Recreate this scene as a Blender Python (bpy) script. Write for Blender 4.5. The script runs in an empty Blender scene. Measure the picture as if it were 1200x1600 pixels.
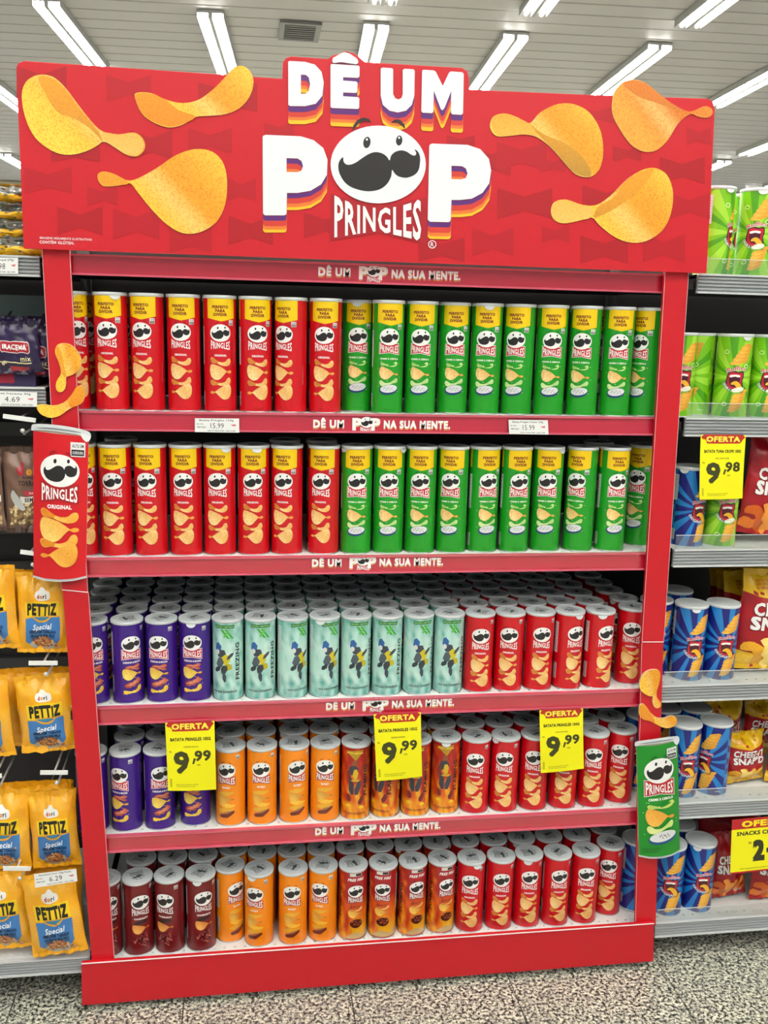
import bpy, math, random
from math import sin, cos, pi, radians as R_
from mathutils import Vector, Matrix, noise
from mathutils.geometry import tessellate_polygon

random.seed(7)
scene = bpy.context.scene
COL = scene.collection

# ------------------------------------------------------------------ camera
CAM_POS = (0.367, -2.013, 1.602)
CAM_ROT = ((0.98997568, 0.00377317, -0.14118755),
           (-0.13911029, 0.19890884, -0.97009464),
           (0.02442311, 0.98001073, 0.19743980))
FPX = 1443.3
cam_d = bpy.data.cameras.new('camera')
cam_d.sensor_fit = 'HORIZONTAL'
cam_d.sensor_width = 36.0
cam_d.lens = FPX / 1200.0 * 36.0
cam_d.clip_start = 0.05
cam_d.clip_end = 100
cam = bpy.data.objects.new('camera', cam_d)
M3 = Matrix(CAM_ROT)
cam.matrix_world = Matrix.Translation(CAM_POS) @ M3.to_4x4()
COL.objects.link(cam)
scene.camera = cam

# ------------------------------------------------------------------ world, exposure
world = bpy.data.worlds.new('store_ambient')
world.use_nodes = True
bg = world.node_tree.nodes['Background']
bg.inputs[0].default_value = (0.93, 0.97, 1.0, 1)
bg.inputs[1].default_value = 0.36
scene.world = world
scene.view_settings.view_transform = 'Standard'
scene.view_settings.look = 'None'
scene.view_settings.gamma = 1.0
scene.view_settings.use_curve_mapping = False
scene.view_settings.exposure = 0.0
TUBE_POWER = 84.0


def at(px, py, Y):
    """point of the plane y = Y (a real shelf front, panel...) measured from the survey photograph"""
    d = M3 @ Vector(((px - 600) / FPX, -(py - 800) / FPX, -1))
    return Vector(CAM_POS) + d * ((Y - CAM_POS[1]) / d.y)


def x_at(px, Y, Z):
    """x of a point standing at depth Y and height Z that the survey shows at column px"""
    k = (px - 600) / FPX
    mt = M3.transposed()
    # camera coords q = mt @ (P - C); q.x = -k q.z
    a = mt[0]; c = mt[2]
    dy, dz = Y - CAM_POS[1], Z - CAM_POS[2]
    # (a0 X + a1 dy + a2 dz) + k (c0 X + c1 dy + c2 dz) = 0
    return CAM_POS[0] - (a[1] * dy + a[2] * dz + k * (c[1] * dy + c[2] * dz)) / (a[0] + k * c[0])


# ------------------------------------------------------------------ colour and materials
def lin(c):
    if isinstance(c, str):
        c = c.lstrip('#')
        c = [int(c[i:i + 2], 16) / 255 for i in (0, 2, 4)]
    return tuple(((x / 12.92) if x <= 0.04045 else ((x + 0.055) / 1.055) ** 2.4) for x in c[:3])


def new_mat(name):
    m = bpy.data.materials.new(name)
    m.use_nodes = True
    nt = m.node_tree
    return m, nt, nt.nodes['Principled BSDF']


def mat(name, col, rough=0.5, metal=0.0, coat=0.0, spec=0.5, noise_amt=0.0, noise_scale=20.0, bump=0.0, trans=0.0, stretch=None):
    m, nt, b = new_mat(name)
    c = lin(col)
    b.inputs['Base Color'].default_value = (*c, 1)
    b.inputs['Roughness'].default_value = rough
    b.inputs['Metallic'].default_value = metal
    b.inputs['Coat Weight'].default_value = coat
    b.inputs['Coat Roughness'].default_value = 0.12
    b.inputs['Specular IOR Level'].default_value = spec
    b.inputs['Transmission Weight'].default_value = trans
    if noise_amt or bump:
        tc = nt.nodes.new('ShaderNodeTexCoord')
        mp = nt.nodes.new('ShaderNodeMapping')
        if stretch: mp.inputs['Scale'].default_value = stretch
        nz = nt.nodes.new('ShaderNodeTexNoise')
        nz.inputs['Scale'].default_value = noise_scale
        nz.inputs['Detail'].default_value = 4
        nt.links.new(tc.outputs['Object'], mp.inputs[0])
        nt.links.new(mp.outputs[0], nz.inputs['Vector'])
        if noise_amt:
            mx = nt.nodes.new('ShaderNodeMix'); mx.data_type = 'RGBA'
            mx.inputs['A'].default_value = (*[x * (1 - noise_amt) for x in c], 1)
            mx.inputs['B'].default_value = (*[min(1, x * (1 + noise_amt)) for x in c], 1)
            nt.links.new(nz.outputs['Fac'], mx.inputs['Factor'])
            nt.links.new(mx.outputs['Result'], b.inputs['Base Color'])
        if bump:
            bp = nt.nodes.new('ShaderNodeBump')
            bp.inputs['Strength'].default_value = bump
            bp.inputs['Distance'].default_value = 0.002
            nt.links.new(nz.outputs['Fac'], bp.inputs['Height'])
            nt.links.new(bp.outputs[0], b.inputs['Normal'])
    return m


def ink_mat(name, rough, coat=0.0, grain_scale=260.0, spec=0.5):
    """printed surface: colours come from the mesh attribute 'ink'; its alpha drives a speckled grain (crisps)"""
    m, nt, b = new_mat(name)
    at_ = nt.nodes.new('ShaderNodeAttribute'); at_.attribute_name = 'ink'
    tc = nt.nodes.new('ShaderNodeTexCoord')
    nz = nt.nodes.new('ShaderNodeTexNoise')
    nz.inputs['Scale'].default_value = grain_scale
    nz.inputs['Detail'].default_value = 5
    nz.inputs['Roughness'].default_value = 0.65
    nt.links.new(tc.outputs['Object'], nz.inputs['Vector'])
    ramp = nt.nodes.new('ShaderNodeMapRange')
    ramp.inputs['From Min'].default_value = 0.47
    ramp.inputs['From Max'].default_value = 0.66
    nt.links.new(nz.outputs['Fac'], ramp.inputs['Value'])
    inv = nt.nodes.new('ShaderNodeMath'); inv.operation = 'SUBTRACT'
    inv.inputs[0].default_value = 1.0
    nt.links.new(at_.outputs['Alpha'], inv.inputs[1])
    mul = nt.nodes.new('ShaderNodeMath'); mul.operation = 'MULTIPLY'
    nt.links.new(ramp.outputs[0], mul.inputs[0]); nt.links.new(inv.outputs[0], mul.inputs[1])
    dk = nt.nodes.new('ShaderNodeMix'); dk.data_type = 'RGBA'; dk.blend_type = 'MULTIPLY'
    dk.inputs['Factor'].default_value = 1.0
    dk.inputs['B'].default_value = (0.72, 0.42, 0.12, 1)
    nt.links.new(at_.outputs['Color'], dk.inputs['A'])
    mx = nt.nodes.new('ShaderNodeMix'); mx.data_type = 'RGBA'
    nt.links.new(mul.outputs[0], mx.inputs['Factor'])
    nt.links.new(at_.outputs['Color'], mx.inputs['A']); nt.links.new(dk.outputs['Result'], mx.inputs['B'])
    nt.links.new(mx.outputs['Result'], b.inputs['Base Color'])
    b.inputs['Roughness'].default_value = rough
    b.inputs['Coat Weight'].default_value = coat
    b.inputs['Coat Roughness'].default_value = 0.15
    b.inputs['Specular IOR Level'].default_value = spec
    return m


MT = {}
MT['can_ink'] = ink_mat('can_print', 0.34, 0.25)
MT['board_ink'] = ink_mat('board_print', 0.42, 0.0, 330.0)
MT['paper_ink'] = ink_mat('paper_print', 0.75)
MT['foil_ink'] = ink_mat('bag_print', 0.33, 0.2)
MT['lid_ink'] = ink_mat('lid_print', 0.45)
MT['lid'] = mat('lid_plastic', '#D3D9DA', 0.38, spec=0.5)
MT['lid_white'] = mat('white_lid_plastic', '#DADFDF', 0.35)
MT['rim'] = mat('tin_rim', '#B9BCBE', 0.3, metal=0.9)
MT['red_board'] = mat('red_board', '#C40C1E', 0.45, noise_amt=0.05, noise_scale=90)
MT['white_edge'] = mat('board_core', '#EBD6D4', 0.6)
MT['red_rail'] = mat('red_rail_plastic', '#BC1A36', 0.24, coat=1.0, spec=0.9, noise_amt=0.14, noise_scale=3, stretch=(1, 1, 60))
MT['rail_lip'] = mat('red_rail_lip', '#CC566A', 0.3, coat=0.6)
MT['grey_rail'] = mat('grey_rail_plastic', '#9A9EA0', 0.38, coat=0.2, noise_amt=0.05, noise_scale=5, stretch=(1, 1, 25))
MT['grey_lip'] = mat('grey_rail_lip', '#C9CCCC', 0.35)
MT['deck'] = mat('white_shelf_steel', '#E6E8E5', 0.42, noise_amt=0.03)
MT['under'] = mat('shelf_underside', '#1B1A1A', 0.7)
MT['back'] = mat('back_panel_steel', '#241F1F', 0.6, noise_amt=0.15, noise_scale=4)
MT['bracket'] = mat('bracket_steel', '#3A3A3A', 0.5)
MT['hook'] = mat('hook_wire', '#D8DAD6', 0.3, metal=0.3)
MT['holder'] = mat('ticket_holder_plastic', '#E6E8E4', 0.4)
MT['ceiling'] = mat('ceiling_steel', '#ABA7A5', 0.6, noise_amt=0.04, noise_scale=1.5)
MT['wall'] = mat('painted_wall', '#E2E6E4', 0.8)
MT['beam'] = mat('tan_beam', '#B3A78C', 0.7)
MT['lamp_body'] = mat('lamp_housing', '#8F8F8A', 0.5)
MT['vent'] = mat('vent_steel', '#6F6D6A', 0.5)
MT['vent_dark'] = mat('vent_inside', '#4A4846', 0.8)
MT['caster'] = mat('clear_caster', '#C9C6BC', 0.2, trans=0.5)
MT['cardboard_side'] = mat('cardboard_edge', '#CFC4B0', 0.7)

m, nt, b = new_mat('fluorescent_glow')
b.inputs['Emission Color'].default_value = (1.0, 0.985, 0.93, 1)
b.inputs['Emission Strength'].default_value = TUBE_POWER
MT['tube'] = m

# clear acrylic: thin sheet, mostly see-through with a fresnel gloss
m = bpy.data.materials.new('clear_acrylic'); m.use_nodes = True
nt = m.node_tree
for n in list(nt.nodes):
    if n.type == 'BSDF_PRINCIPLED': nt.nodes.remove(n)
out = nt.nodes['Material Output']
tr = nt.nodes.new('ShaderNodeBsdfTransparent'); tr.inputs[0].default_value = (0.93, 0.95, 0.95, 1)
gl = nt.nodes.new('ShaderNodeBsdfGlossy'); gl.inputs['Roughness'].default_value = 0.12
mx = nt.nodes.new('ShaderNodeMixShader'); mx.inputs[0].default_value = 0.14
nt.links.new(tr.outputs[0], mx.inputs[1]); nt.links.new(gl.outputs[0], mx.inputs[2])
nt.links.new(mx.outputs[0], out.inputs[0])
MT['acrylic'] = m

# speckled grey granite
m, nt, b = new_mat('granite')
tc = nt.nodes.new('ShaderNodeTexCoord')
def _noise(scale, det, rough=0.6, dist=0.0):
    n = nt.nodes.new('ShaderNodeTexNoise'); n.inputs['Scale'].default_value = scale
    n.inputs['Detail'].default_value = det; n.inputs['Roughness'].default_value = rough
    n.inputs['Distortion'].default_value = dist
    nt.links.new(tc.outputs['Object'], n.inputs['Vector']); return n
n1 = _noise(125, 6, 0.72, 0.0)
n2 = _noise(60, 3, 0.6, 0.4)
r1 = nt.nodes.new('ShaderNodeValToRGB'); r1.color_ramp.interpolation = 'LINEAR'
e = r1.color_ramp.elements
e[0].position = 0.44; e[0].color = (0.018, 0.020, 0.018, 1)
e[1].position = 0.55; e[1].color = (0.84, 0.84, 0.74, 1)
x = e.new(0.455); x.color = (0.07, 0.075, 0.07, 1)
x = e.new(0.485); x.color = (0.34, 0.35, 0.32, 1)
r2 = nt.nodes.new('ShaderNodeValToRGB')
e = r2.color_ramp.elements
e[0].position = 0.36; e[0].color = (0.5, 0.5, 0.48, 1)
e[1].position = 0.62; e[1].color = (1.0, 0.98, 0.88, 1)
mm = nt.nodes.new('ShaderNodeMix'); mm.data_type = 'RGBA'; mm.blend_type = 'MULTIPLY'; mm.inputs['Factor'].default_value = 1
nt.links.new(n1.outputs['Fac'], r1.inputs[0]); nt.links.new(n2.outputs['Fac'], r2.inputs[0])
nt.links.new(r1.outputs[0], mm.inputs['A']); nt.links.new(r2.outputs[0], mm.inputs['B'])
nt.links.new(mm.outputs['Result'], b.inputs['Base Color'])
b.inputs['Roughness'].default_value = 0.33
MT['granite'] = m
MT['grout'] = mat('grout', '#33332F', 0.8)


# ------------------------------------------------------------------ object helpers
def link(o, parent=None):
    COL.objects.link(o)
    if parent is not None: o.parent = parent
    return o


def tag(o, label=None, cat=None, group=None, kind=None):
    if label: o['label'] = label
    if cat: o['category'] = cat
    if group: o['group'] = group
    if kind: o['kind'] = kind
    return o


def thing(name, label, cat, loc=(0, 0, 0), group=None, rz=0.0):
    o = bpy.data.objects.new(name, None)
    o.empty_display_size = 0.05
    o.location = loc; o.rotation_euler = (0, 0, rz)
    link(o)
    return tag(o, label, cat, group)


class MB:
    """plain mesh builder"""
    def __init__(s): s.v = []; s.f = []; s.sm = []
    def add(s, vs, fs, smooth=False):
        k = len(s.v); s.v += [tuple(v) for v in vs]
        for f in fs: s.f.append(tuple(i + k for i in f)); s.sm.append(smooth)
        return s
    def box(s, x0, x1, y0, y1, z0, z1):
        return s.add([(x0, y0, z0), (x1, y0, z0), (x1, y1, z0), (x0, y1, z0), (x0, y0, z1), (x1, y0, z1), (x1, y1, z1), (x0, y1, z1)],
                     [(0, 3, 2, 1), (4, 5, 6, 7), (0, 1, 5, 4), (1, 2, 6, 5), (2, 3, 7, 6), (3, 0, 4, 7)])
    def lathe(s, prof, n=32, c=(0, 0, 0), smooth=True, close=False):
        vs = []; fs = []
        for r, z in prof:
            for i in range(n):
                a = 2 * pi * i / n
                vs.append((c[0] + r * cos(a), c[1] + r * sin(a), c[2] + z))
        m_ = len(prof)
        for j in range(m_ - 1):
            for i in range(n):
                i2 = (i + 1) % n
                fs.append((j * n + i, j * n + i2, (j + 1) * n + i2, (j + 1) * n + i))
        return s.add(vs, fs, smooth)
    def disc(s, r, z, n=32, up=True, c=(0, 0, 0)):
        vs = [(c[0] + r * cos(2 * pi * i / n), c[1] + r * sin(2 * pi * i / n), c[2] + z) for i in range(n)]
        f = tuple(range(n))
        return s.add(vs, [f if up else f[::-1]])
    def tube(s, p0, p1, r, n=8, r1=None, caps=True):
        p0 = Vector(p0); p1 = Vector(p1); d = (p1 - p0).normalized()
        a = d.orthogonal().normalized(); b_ = d.cross(a)
        r1 = r if r1 is None else r1
        vs = []
        for p, rr in ((p0, r), (p1, r1)):
            for i in range(n):
                t = 2 * pi * i / n
                vs.append(p + a * (rr * cos(t)) + b_ * (rr * sin(t)))
        fs = [(i, (i + 1) % n, n + (i + 1) % n, n + i) for i in range(n)]
        s.add(vs, fs, True)
        if caps: s.add(vs, [tuple(range(n))[::-1], tuple(range(n, 2 * n))])
        return s
    def prism(s, pts, f3, thick):
        """pts: 2D outline; f3(pt, depth) -> 3D"""
        n = len(pts)
        vs = [f3(p, 0) for p in pts] + [f3(p, thick) for p in pts]
        tr = tessellate_polygon([[Vector((p[0], p[1], 0)) for p in pts]])
        fs = [t for t in tr] + [tuple(i + n for i in t[::-1]) for t in tr]
        fs += [(i, i + n, (i + 1) % n + n, (i + 1) % n) for i in range(n)]
        return s.add(vs, fs)
    def build(s, name, material, parent=None, bevel=0.0):
        me = bpy.data.meshes.new(name)
        me.from_pydata(s.v, [], s.f)
        me.polygons.foreach_set('use_smooth', s.sm)
        me.materials.append(material)
        me.update()
        o = bpy.data.objects.new(name, me)
        link(o, parent)
        if bevel:
            bv = o.modifiers.new('edge', 'BEVEL'); bv.width = bevel; bv.segments = 2; bv.limit_method = 'ANGLE'
        return o


def inst(src, name, parent, loc=None, rz=None):
    o = bpy.data.objects.new(name, src.data)
    link(o, parent)
    if loc: o.location = loc
    if rz is not None: o.rotation_euler = (0, 0, rz)
    return o


# ------------------------------------------------------------------ flat artwork -> printed geometry
_txt = {}
def glyph_tris(s, bold, sp):
    k = (s, bold, sp)
    if k in _txt: return _txt[k]
    c = bpy.data.curves.new('t', 'FONT')
    c.body = s; c.offset = bold; c.space_character = sp; c.resolution_u = 2
    o = bpy.data.objects.new('t', c); COL.objects.link(o)
    dg = bpy.context.evaluated_depsgraph_get(); dg.update()
    ev = o.evaluated_get(dg)
    me = ev.to_mesh(); me.calc_loop_triangles()
    vs = [(v.co.x, v.co.y) for v in me.vertices]
    tris = [[vs[i] for i in t.vertices] for t in me.loop_triangles]
    ev.to_mesh_clear()
    bpy.data.objects.remove(o); bpy.data.curves.remove(c)
    x0 = min(v[0] for v in vs); x1 = max(v[0] for v in vs)
    out = []
    for t in tris:
        a = (t[1][0] - t[0][0]) * (t[2][1] - t[0][1]) - (t[2][0] - t[0][0]) * (t[1][1] - t[0][1])
        if abs(a) < 1e-9: continue
        if a < 0: t = t[::-1]
        out.append([((p[0] - x0), p[1]) for p in t])
    _txt[k] = (out, x1 - x0)
    return _txt[k]
CAP = 0.70   # cap height of the built-in font


def smooth(pts, n=4):
    out = []; m_ = len(pts)
    for i in range(m_):
        p0, p1, p2, p3 = pts[i - 1], pts[i], pts[(i + 1) % m_], pts[(i + 2) % m_]
        for k in range(n):
            t = k / n
            out.append(tuple(0.5 * ((2 * p1[j]) + (-p0[j] + p2[j]) * t + (2 * p0[j] - 5 * p1[j] + 4 * p2[j] - p3[j]) * t * t
                                    + (-p0[j] + 3 * p1[j] - 3 * p2[j] + p3[j]) * t ** 3) for j in (0, 1)))
    return out


def ell(cx, cy, rx, ry, n=20, a0=0.0, rot=0.0):
    o = []
    for i in range(n):
        t = 2 * pi * i / n
        x, y = rx * cos(t), ry * sin(t)
        o.append((cx + x * cos(rot) - y * sin(rot), cy + x * sin(rot) + y * cos(rot)))
    return o


def xf(pts, cx=0, cy=0, sx=1, sy=1, rot=0.0):
    c, s = cos(rot), sin(rot)
    return [(cx + (x * sx) * c - (y * sy) * s, cy + (x * sx) * s + (y * sy) * c) for x, y in pts]


def mixc(a, b_, t):
    t = max(0, min(1, t))
    return tuple(a[i] + (b_[i] - a[i]) * t for i in range(3))


def split(poly, ax, c):
    lo, hi = [], []
    n = len(poly)
    for i in range(n):
        p, q = poly[i], poly[(i + 1) % n]
        dp, dq = p[ax] - c, q[ax] - c
        if dp <= 0: lo.append(p)
        if dp >= 0: hi.append(p)
        if (dp < 0 < dq) or (dq < 0 < dp):
            t = dp / (dp - dq)
            r = tuple(p[k] + (q[k] - p[k]) * t for k in (0, 1))
            lo.append(r); hi.append(r)
    return lo, hi


def slice_cells(poly, cuts, ax):
    if not cuts: return [poly]
    mn = min(p[ax] for p in poly); mx_ = max(p[ax] for p in poly)
    out = []; cur = poly
    for c in cuts:
        if c <= mn + 1e-9: continue
        if c >= mx_ - 1e-9: break
        lo, cur = split(cur, ax, c)
        if len(lo) >= 3: out.append(lo)
        if len(cur) < 3: break
    if len(cur) >= 3: out.append(cur)
    return out


class Art:
    """flat artwork in plane units; later wrapped on a surface as thin layers of coloured faces"""
    def __init__(s): s.items = []
    def _put(s, tris, col, z, grain):
        if not callable(col): col = lin(col) if isinstance(col, str) else col
        s.items.append((tris, col, z + min(.8, .004 * len(s.items)), 1.0 - grain))
    def poly(s, pts, col, z=1, grain=0.0, holes=()):
        loops = [[Vector((p[0], p[1], 0)) for p in L] for L in [pts, *holes]]
        flat = [tuple(p) for L in [pts, *holes] for p in L]
        tris = []
        for t in tessellate_polygon(loops):
            a, b_, c = (flat[i][:2] for i in t)
            ar = (b_[0] - a[0]) * (c[1] - a[1]) - (c[0] - a[0]) * (b_[1] - a[1])
            if abs(ar) < 1e-12: continue
            tris.append([a, b_, c] if ar > 0 else [a, c, b_])
        s._put(tris, col, z, grain)
        return s
    def rect(s, x0, y0, x1, y1, col, z=1, grain=0.0): return s.poly([(x0, y0), (x1, y0), (x1, y1), (x0, y1)], col, z, grain)
    def text(s, t, cx, cy, h, col, z=2, w=None, bold=0.02, rot=0.0, warp=None, sp=1.08, shear=0.0, left=False):
        xb = max(0.0, bold - .012)
        tris, tw = glyph_tris(t, min(bold, .012), sp)
        sy = h / CAP
        sx = (w / tw) if w else sy
        ww = tw * sx
        c, sn = cos(rot), sin(rot)
        out = []
        for tr_ in tris:
            q = []
            for x, y in tr_:
                X = x * sx - (0 if left else ww / 2); Y = y * sy - h / 2
                X += shear * Y
                if warp: X, Y = warp(X / (ww / 2), (Y + h / 2) / h)
                q.append((cx + X * c - Y * sn, cy + X * sn + Y * c))
            out.append(q)
        if xb <= 0:
            s._put(out, col, z, 0)
            return s
        # heavier weights: the same lettering printed again with a small spread
        if warp: ex, ey = xb * 1.2 / tw * 2 * abs(warp(1, .5)[0]), xb * .7 * abs(warp(0, 1)[1] - warp(0, 0)[1])
        else: ex, ey = xb * sx, xb * sy
        for k, (dx, dy) in enumerate(((-1, -1), (1, -1), (-1, 1), (1, 1))):
            ox, oy = dx * ex * c - dy * ey * sn, dx * ex * sn + dy * ey * c
            s._put([[(p[0] + ox, p[1] + oy) for p in t_] for t_ in out], col, z + .03 * k, 0)
        return s
    def build(s, name, mp, material, parent=None, ucuts=(), vcuts=(), extra=None):
        V = []; F = []; N = []; C = []
        for tris, col, z, al in s.items:
            for t in tris:
                for a in slice_cells(t, ucuts, 0):
                    for p in slice_cells(a, vcuts, 1):
                        k = len(V)
                        for q in p:
                            P, n_ = mp(q[0], q[1], z)
                            V.append(P); N.append(n_)
                            C.append((*(col(q[0], q[1]) if callable(col) else col), al))
                        F.append(tuple(range(k, k + len(p))))
        me = bpy.data.meshes.new(name)
        me.from_pydata(V, [], F)
        me.polygons.foreach_set('use_smooth', [True] * len(F))
        ca = me.color_attributes.new('ink', 'FLOAT_COLOR', 'POINT')
        ca.data.foreach_set('color', [x for c in C for x in c])
        me.materials.append(material)
        me.normals_split_custom_set_from_vertices([tuple(n) for n in N])
        me.update()
        o = bpy.data.objects.new(name, me)
        link(o, parent)
        return o


def grid(a, b_, step):
    n = max(1, int(round((b_ - a) / step)))
    return [a + (b_ - a) * i / n for i in range(1, n)]


def flat_map(eps=0.00012, y0=0.0):
    """artwork in metres on a vertical plane facing -Y"""
    def f(u, v, z): return (u, y0 - eps * z, v), (0, -1, 0)
    return f


# -------- the printed motifs
GOLD = (lin('#F6C95E'), lin('#D98A22'))
T_TWIST = [(-.9, 1.0), (-1, .4), (-.93, -.3), (-.75, -.75), (-.48, -.97), (-.2, -.95), (.05, -.7), (.3, -.25), (.52, .05), (.72, -.1), (.92, -.06),
           (1, .1), (.92, .25), (.75, .27), (.55, .17), (.3, .45), (0, .75), (-.4, .98), (-.7, 1.08)]
T_BOAT = [(-.97, .8), (-1, .3), (-.85, -.3), (-.55, -.35), (-.25, -.5), (.1, -.85), (.5, -1), (.83, -.77), (1, -.15), (.97, .45), (.86, .7), (.66, .55),
          (.44, 0), (.1, -.15), (-.18, 0), (-.46, .4), (-.8, .92)]


def crisp_col(cx, cy, sx, sy, rot, a, b_):
    c, s = cos(-rot), sin(-rot)
    def f(x, y):
        X, Y = x - cx, y - cy
        u = (X * c - Y * s) / sx; v = (X * s + Y * c) / sy
        t = 0.5 + 0.5 * sin(2.2 * u + 1.2 * v + 0.7)
        e_ = min(1, max(0, (abs(u) - .55) * 1.6))
        return mixc(a, b_, 0.65 * t + 0.4 * e_)
    return f


def crisp(A, kind, cx, cy, sx, sy, rot=0.0, z=2, light='#FBE0A0', dark='#E2A448', fold='#D2862F', n=3, grain=0.5):
    pts = smooth(xf(T_TWIST if kind == 'twist' else T_BOAT, cx, cy, sx, sy, rot), n)
    A.poly(pts, crisp_col(cx, cy, abs(sx), abs(sy), rot, lin(light), lin(dark)), z, grain)
    if kind == 'boat':
        A.poly(xf([(-.95, .75), (-1, .3), (-.85, -.28), (-.55, -.33), (-.3, -.45), (-.2, .02), (-.46, .4), (-.8, .88)], cx, cy, sx, sy, rot), lin(fold), z + 1, grain * .6)
    else:
        A.poly(xf([(.42, .02), (.55, .02), (.72, -.1), (.92, -.06), (1, .1), (.92, .25), (.75, .27), (.55, .15)], cx, cy, sx, sy, rot), lin(dark), z + 1, grain * .6)


LOGO_C = (602.0, 292.0); LOGO_S = 223.0
MOUST = [(437, 258), (440, 278), (453, 292), (475, 292), (500, 281), (530, 260), (560, 242), (590, 234), (620, 240), (642, 255), (655, 273),
         (663, 250), (682, 233), (710, 226), (735, 232), (758, 247), (774, 250), (780, 238), (772, 222), (788, 232), (798, 257), (797, 290), (790, 320), (770, 342), (735, 354), (700, 349), (680, 335), (667, 318),
         (662, 350), (642, 385), (610, 408), (570, 417), (530, 415), (480, 400), (445, 375), (421, 335), (415, 300), (421, 275)]
BROW_L = [(482, 138), (485, 110), (505, 83), (535, 72), (558, 78), (571, 95), (540, 87), (513, 97), (495, 118)]
BROW_R = [(660, 98), (680, 81), (705, 83), (725, 105), (729, 127), (712, 110), (690, 94)]


def emblem(A, cx, cy, w, z=3, bow=None, border=None, brow='#2A2525', dark='#1E1C1C', white='#F1F2F0', word='PRINGLES', wordcol='#F4F2F0', rot=0.0, n=2, fine=True):
    """oval, moustache and word mark; w = width of the oval"""
    k = w / 2 / LOGO_S
    def T(P): return xf([(x - LOGO_C[0], -(y - LOGO_C[1])) for x, y in P], cx, cy, k, k, rot)
    if border:
        A.poly(T([(372, 410), (830, 425), (832, 680), (602, 632), (370, 662)]), border, z)
    if bow:
        A.poly(T([(382, 424), (820, 438), (822, 666), (602, 620), (380, 648)]), bow, z + .5)
    A.poly(T(ell(602, 292, 223, 181, 28)), white, z + 1)
    A.poly(T(MOUST if n == 1 else smooth(MOUST, n)), dark, z + 2)
    if fine:
        A.poly(T(BROW_L), brow, z + 2); A.poly(T(BROW_R), brow, z + 2)
    A.poly(T(ell(549, 188, 18, 27, 10, rot=.15)), dark, z + 2)
    A.poly(T(ell(700, 179, 16, 24, 10, rot=.1)), dark, z + 2)
    def warp(x, t):
        X = 600 + x * 203
        top = 497 - 52 * abs(x) ** 2.2 + 8 * x
        bot = 598 + 36 * abs(x) + 6 * x
        Y = bot + (top - bot) * t
        return ((X - LOGO_C[0]) * k, -(Y - LOGO_C[1]) * k)
    A.text(word, cx, cy, 1.0, wordcol, z + 2, w=2.0, bold=0.028, warp=warp, sp=1.12, rot=rot)


def label_block(A, x0, y0, x1, y1, z=1, lines=9, barcode=True):
    A.rect(x0, y0, x1, y1, '#D9D9DC', z)
    for i in range(lines):
        y = y1 - (i + 1) * (y1 - y0) / (lines + 1)
        A.rect(x0 + 1, y - .5, x1 - 1.5, y + .2, '#8A8A92', z + 1)


def barcode(A, x0, y0, x1, y1, z=1):
    A.rect(x0, y0, x1, y1, '#E9E9E9', z)
    y = y0 + 1; i = 0
    while y < y1 - 1:
        A.rect(x0 + 1, y, x1 - 1, y + (.5 if i % 3 else 1.0), '#33333A', z + 1); y += 1.5; i += 1


def warning(A, x, y, s=1.0, z=2):
    A.rect(x, y, x + 11 * s, y + 11 * s, '#E8E8E8', z)
    A.rect(x + .8 * s, y + .8 * s, x + 10.2 * s, y + 5.4 * s, '#1A1A1A', z + 1)
    A.text('GORDURA', x + 5.5 * s, y + 3.1 * s, 2.2 * s, '#E8E8E8', z + 2, w=8 * s, bold=.02)
    A.text('ALTO EM', x + 5.5 * s, y + 8.2 * s, 2.4 * s, '#1A1A1A', z + 1, w=8.5 * s, bold=.02)


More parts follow.
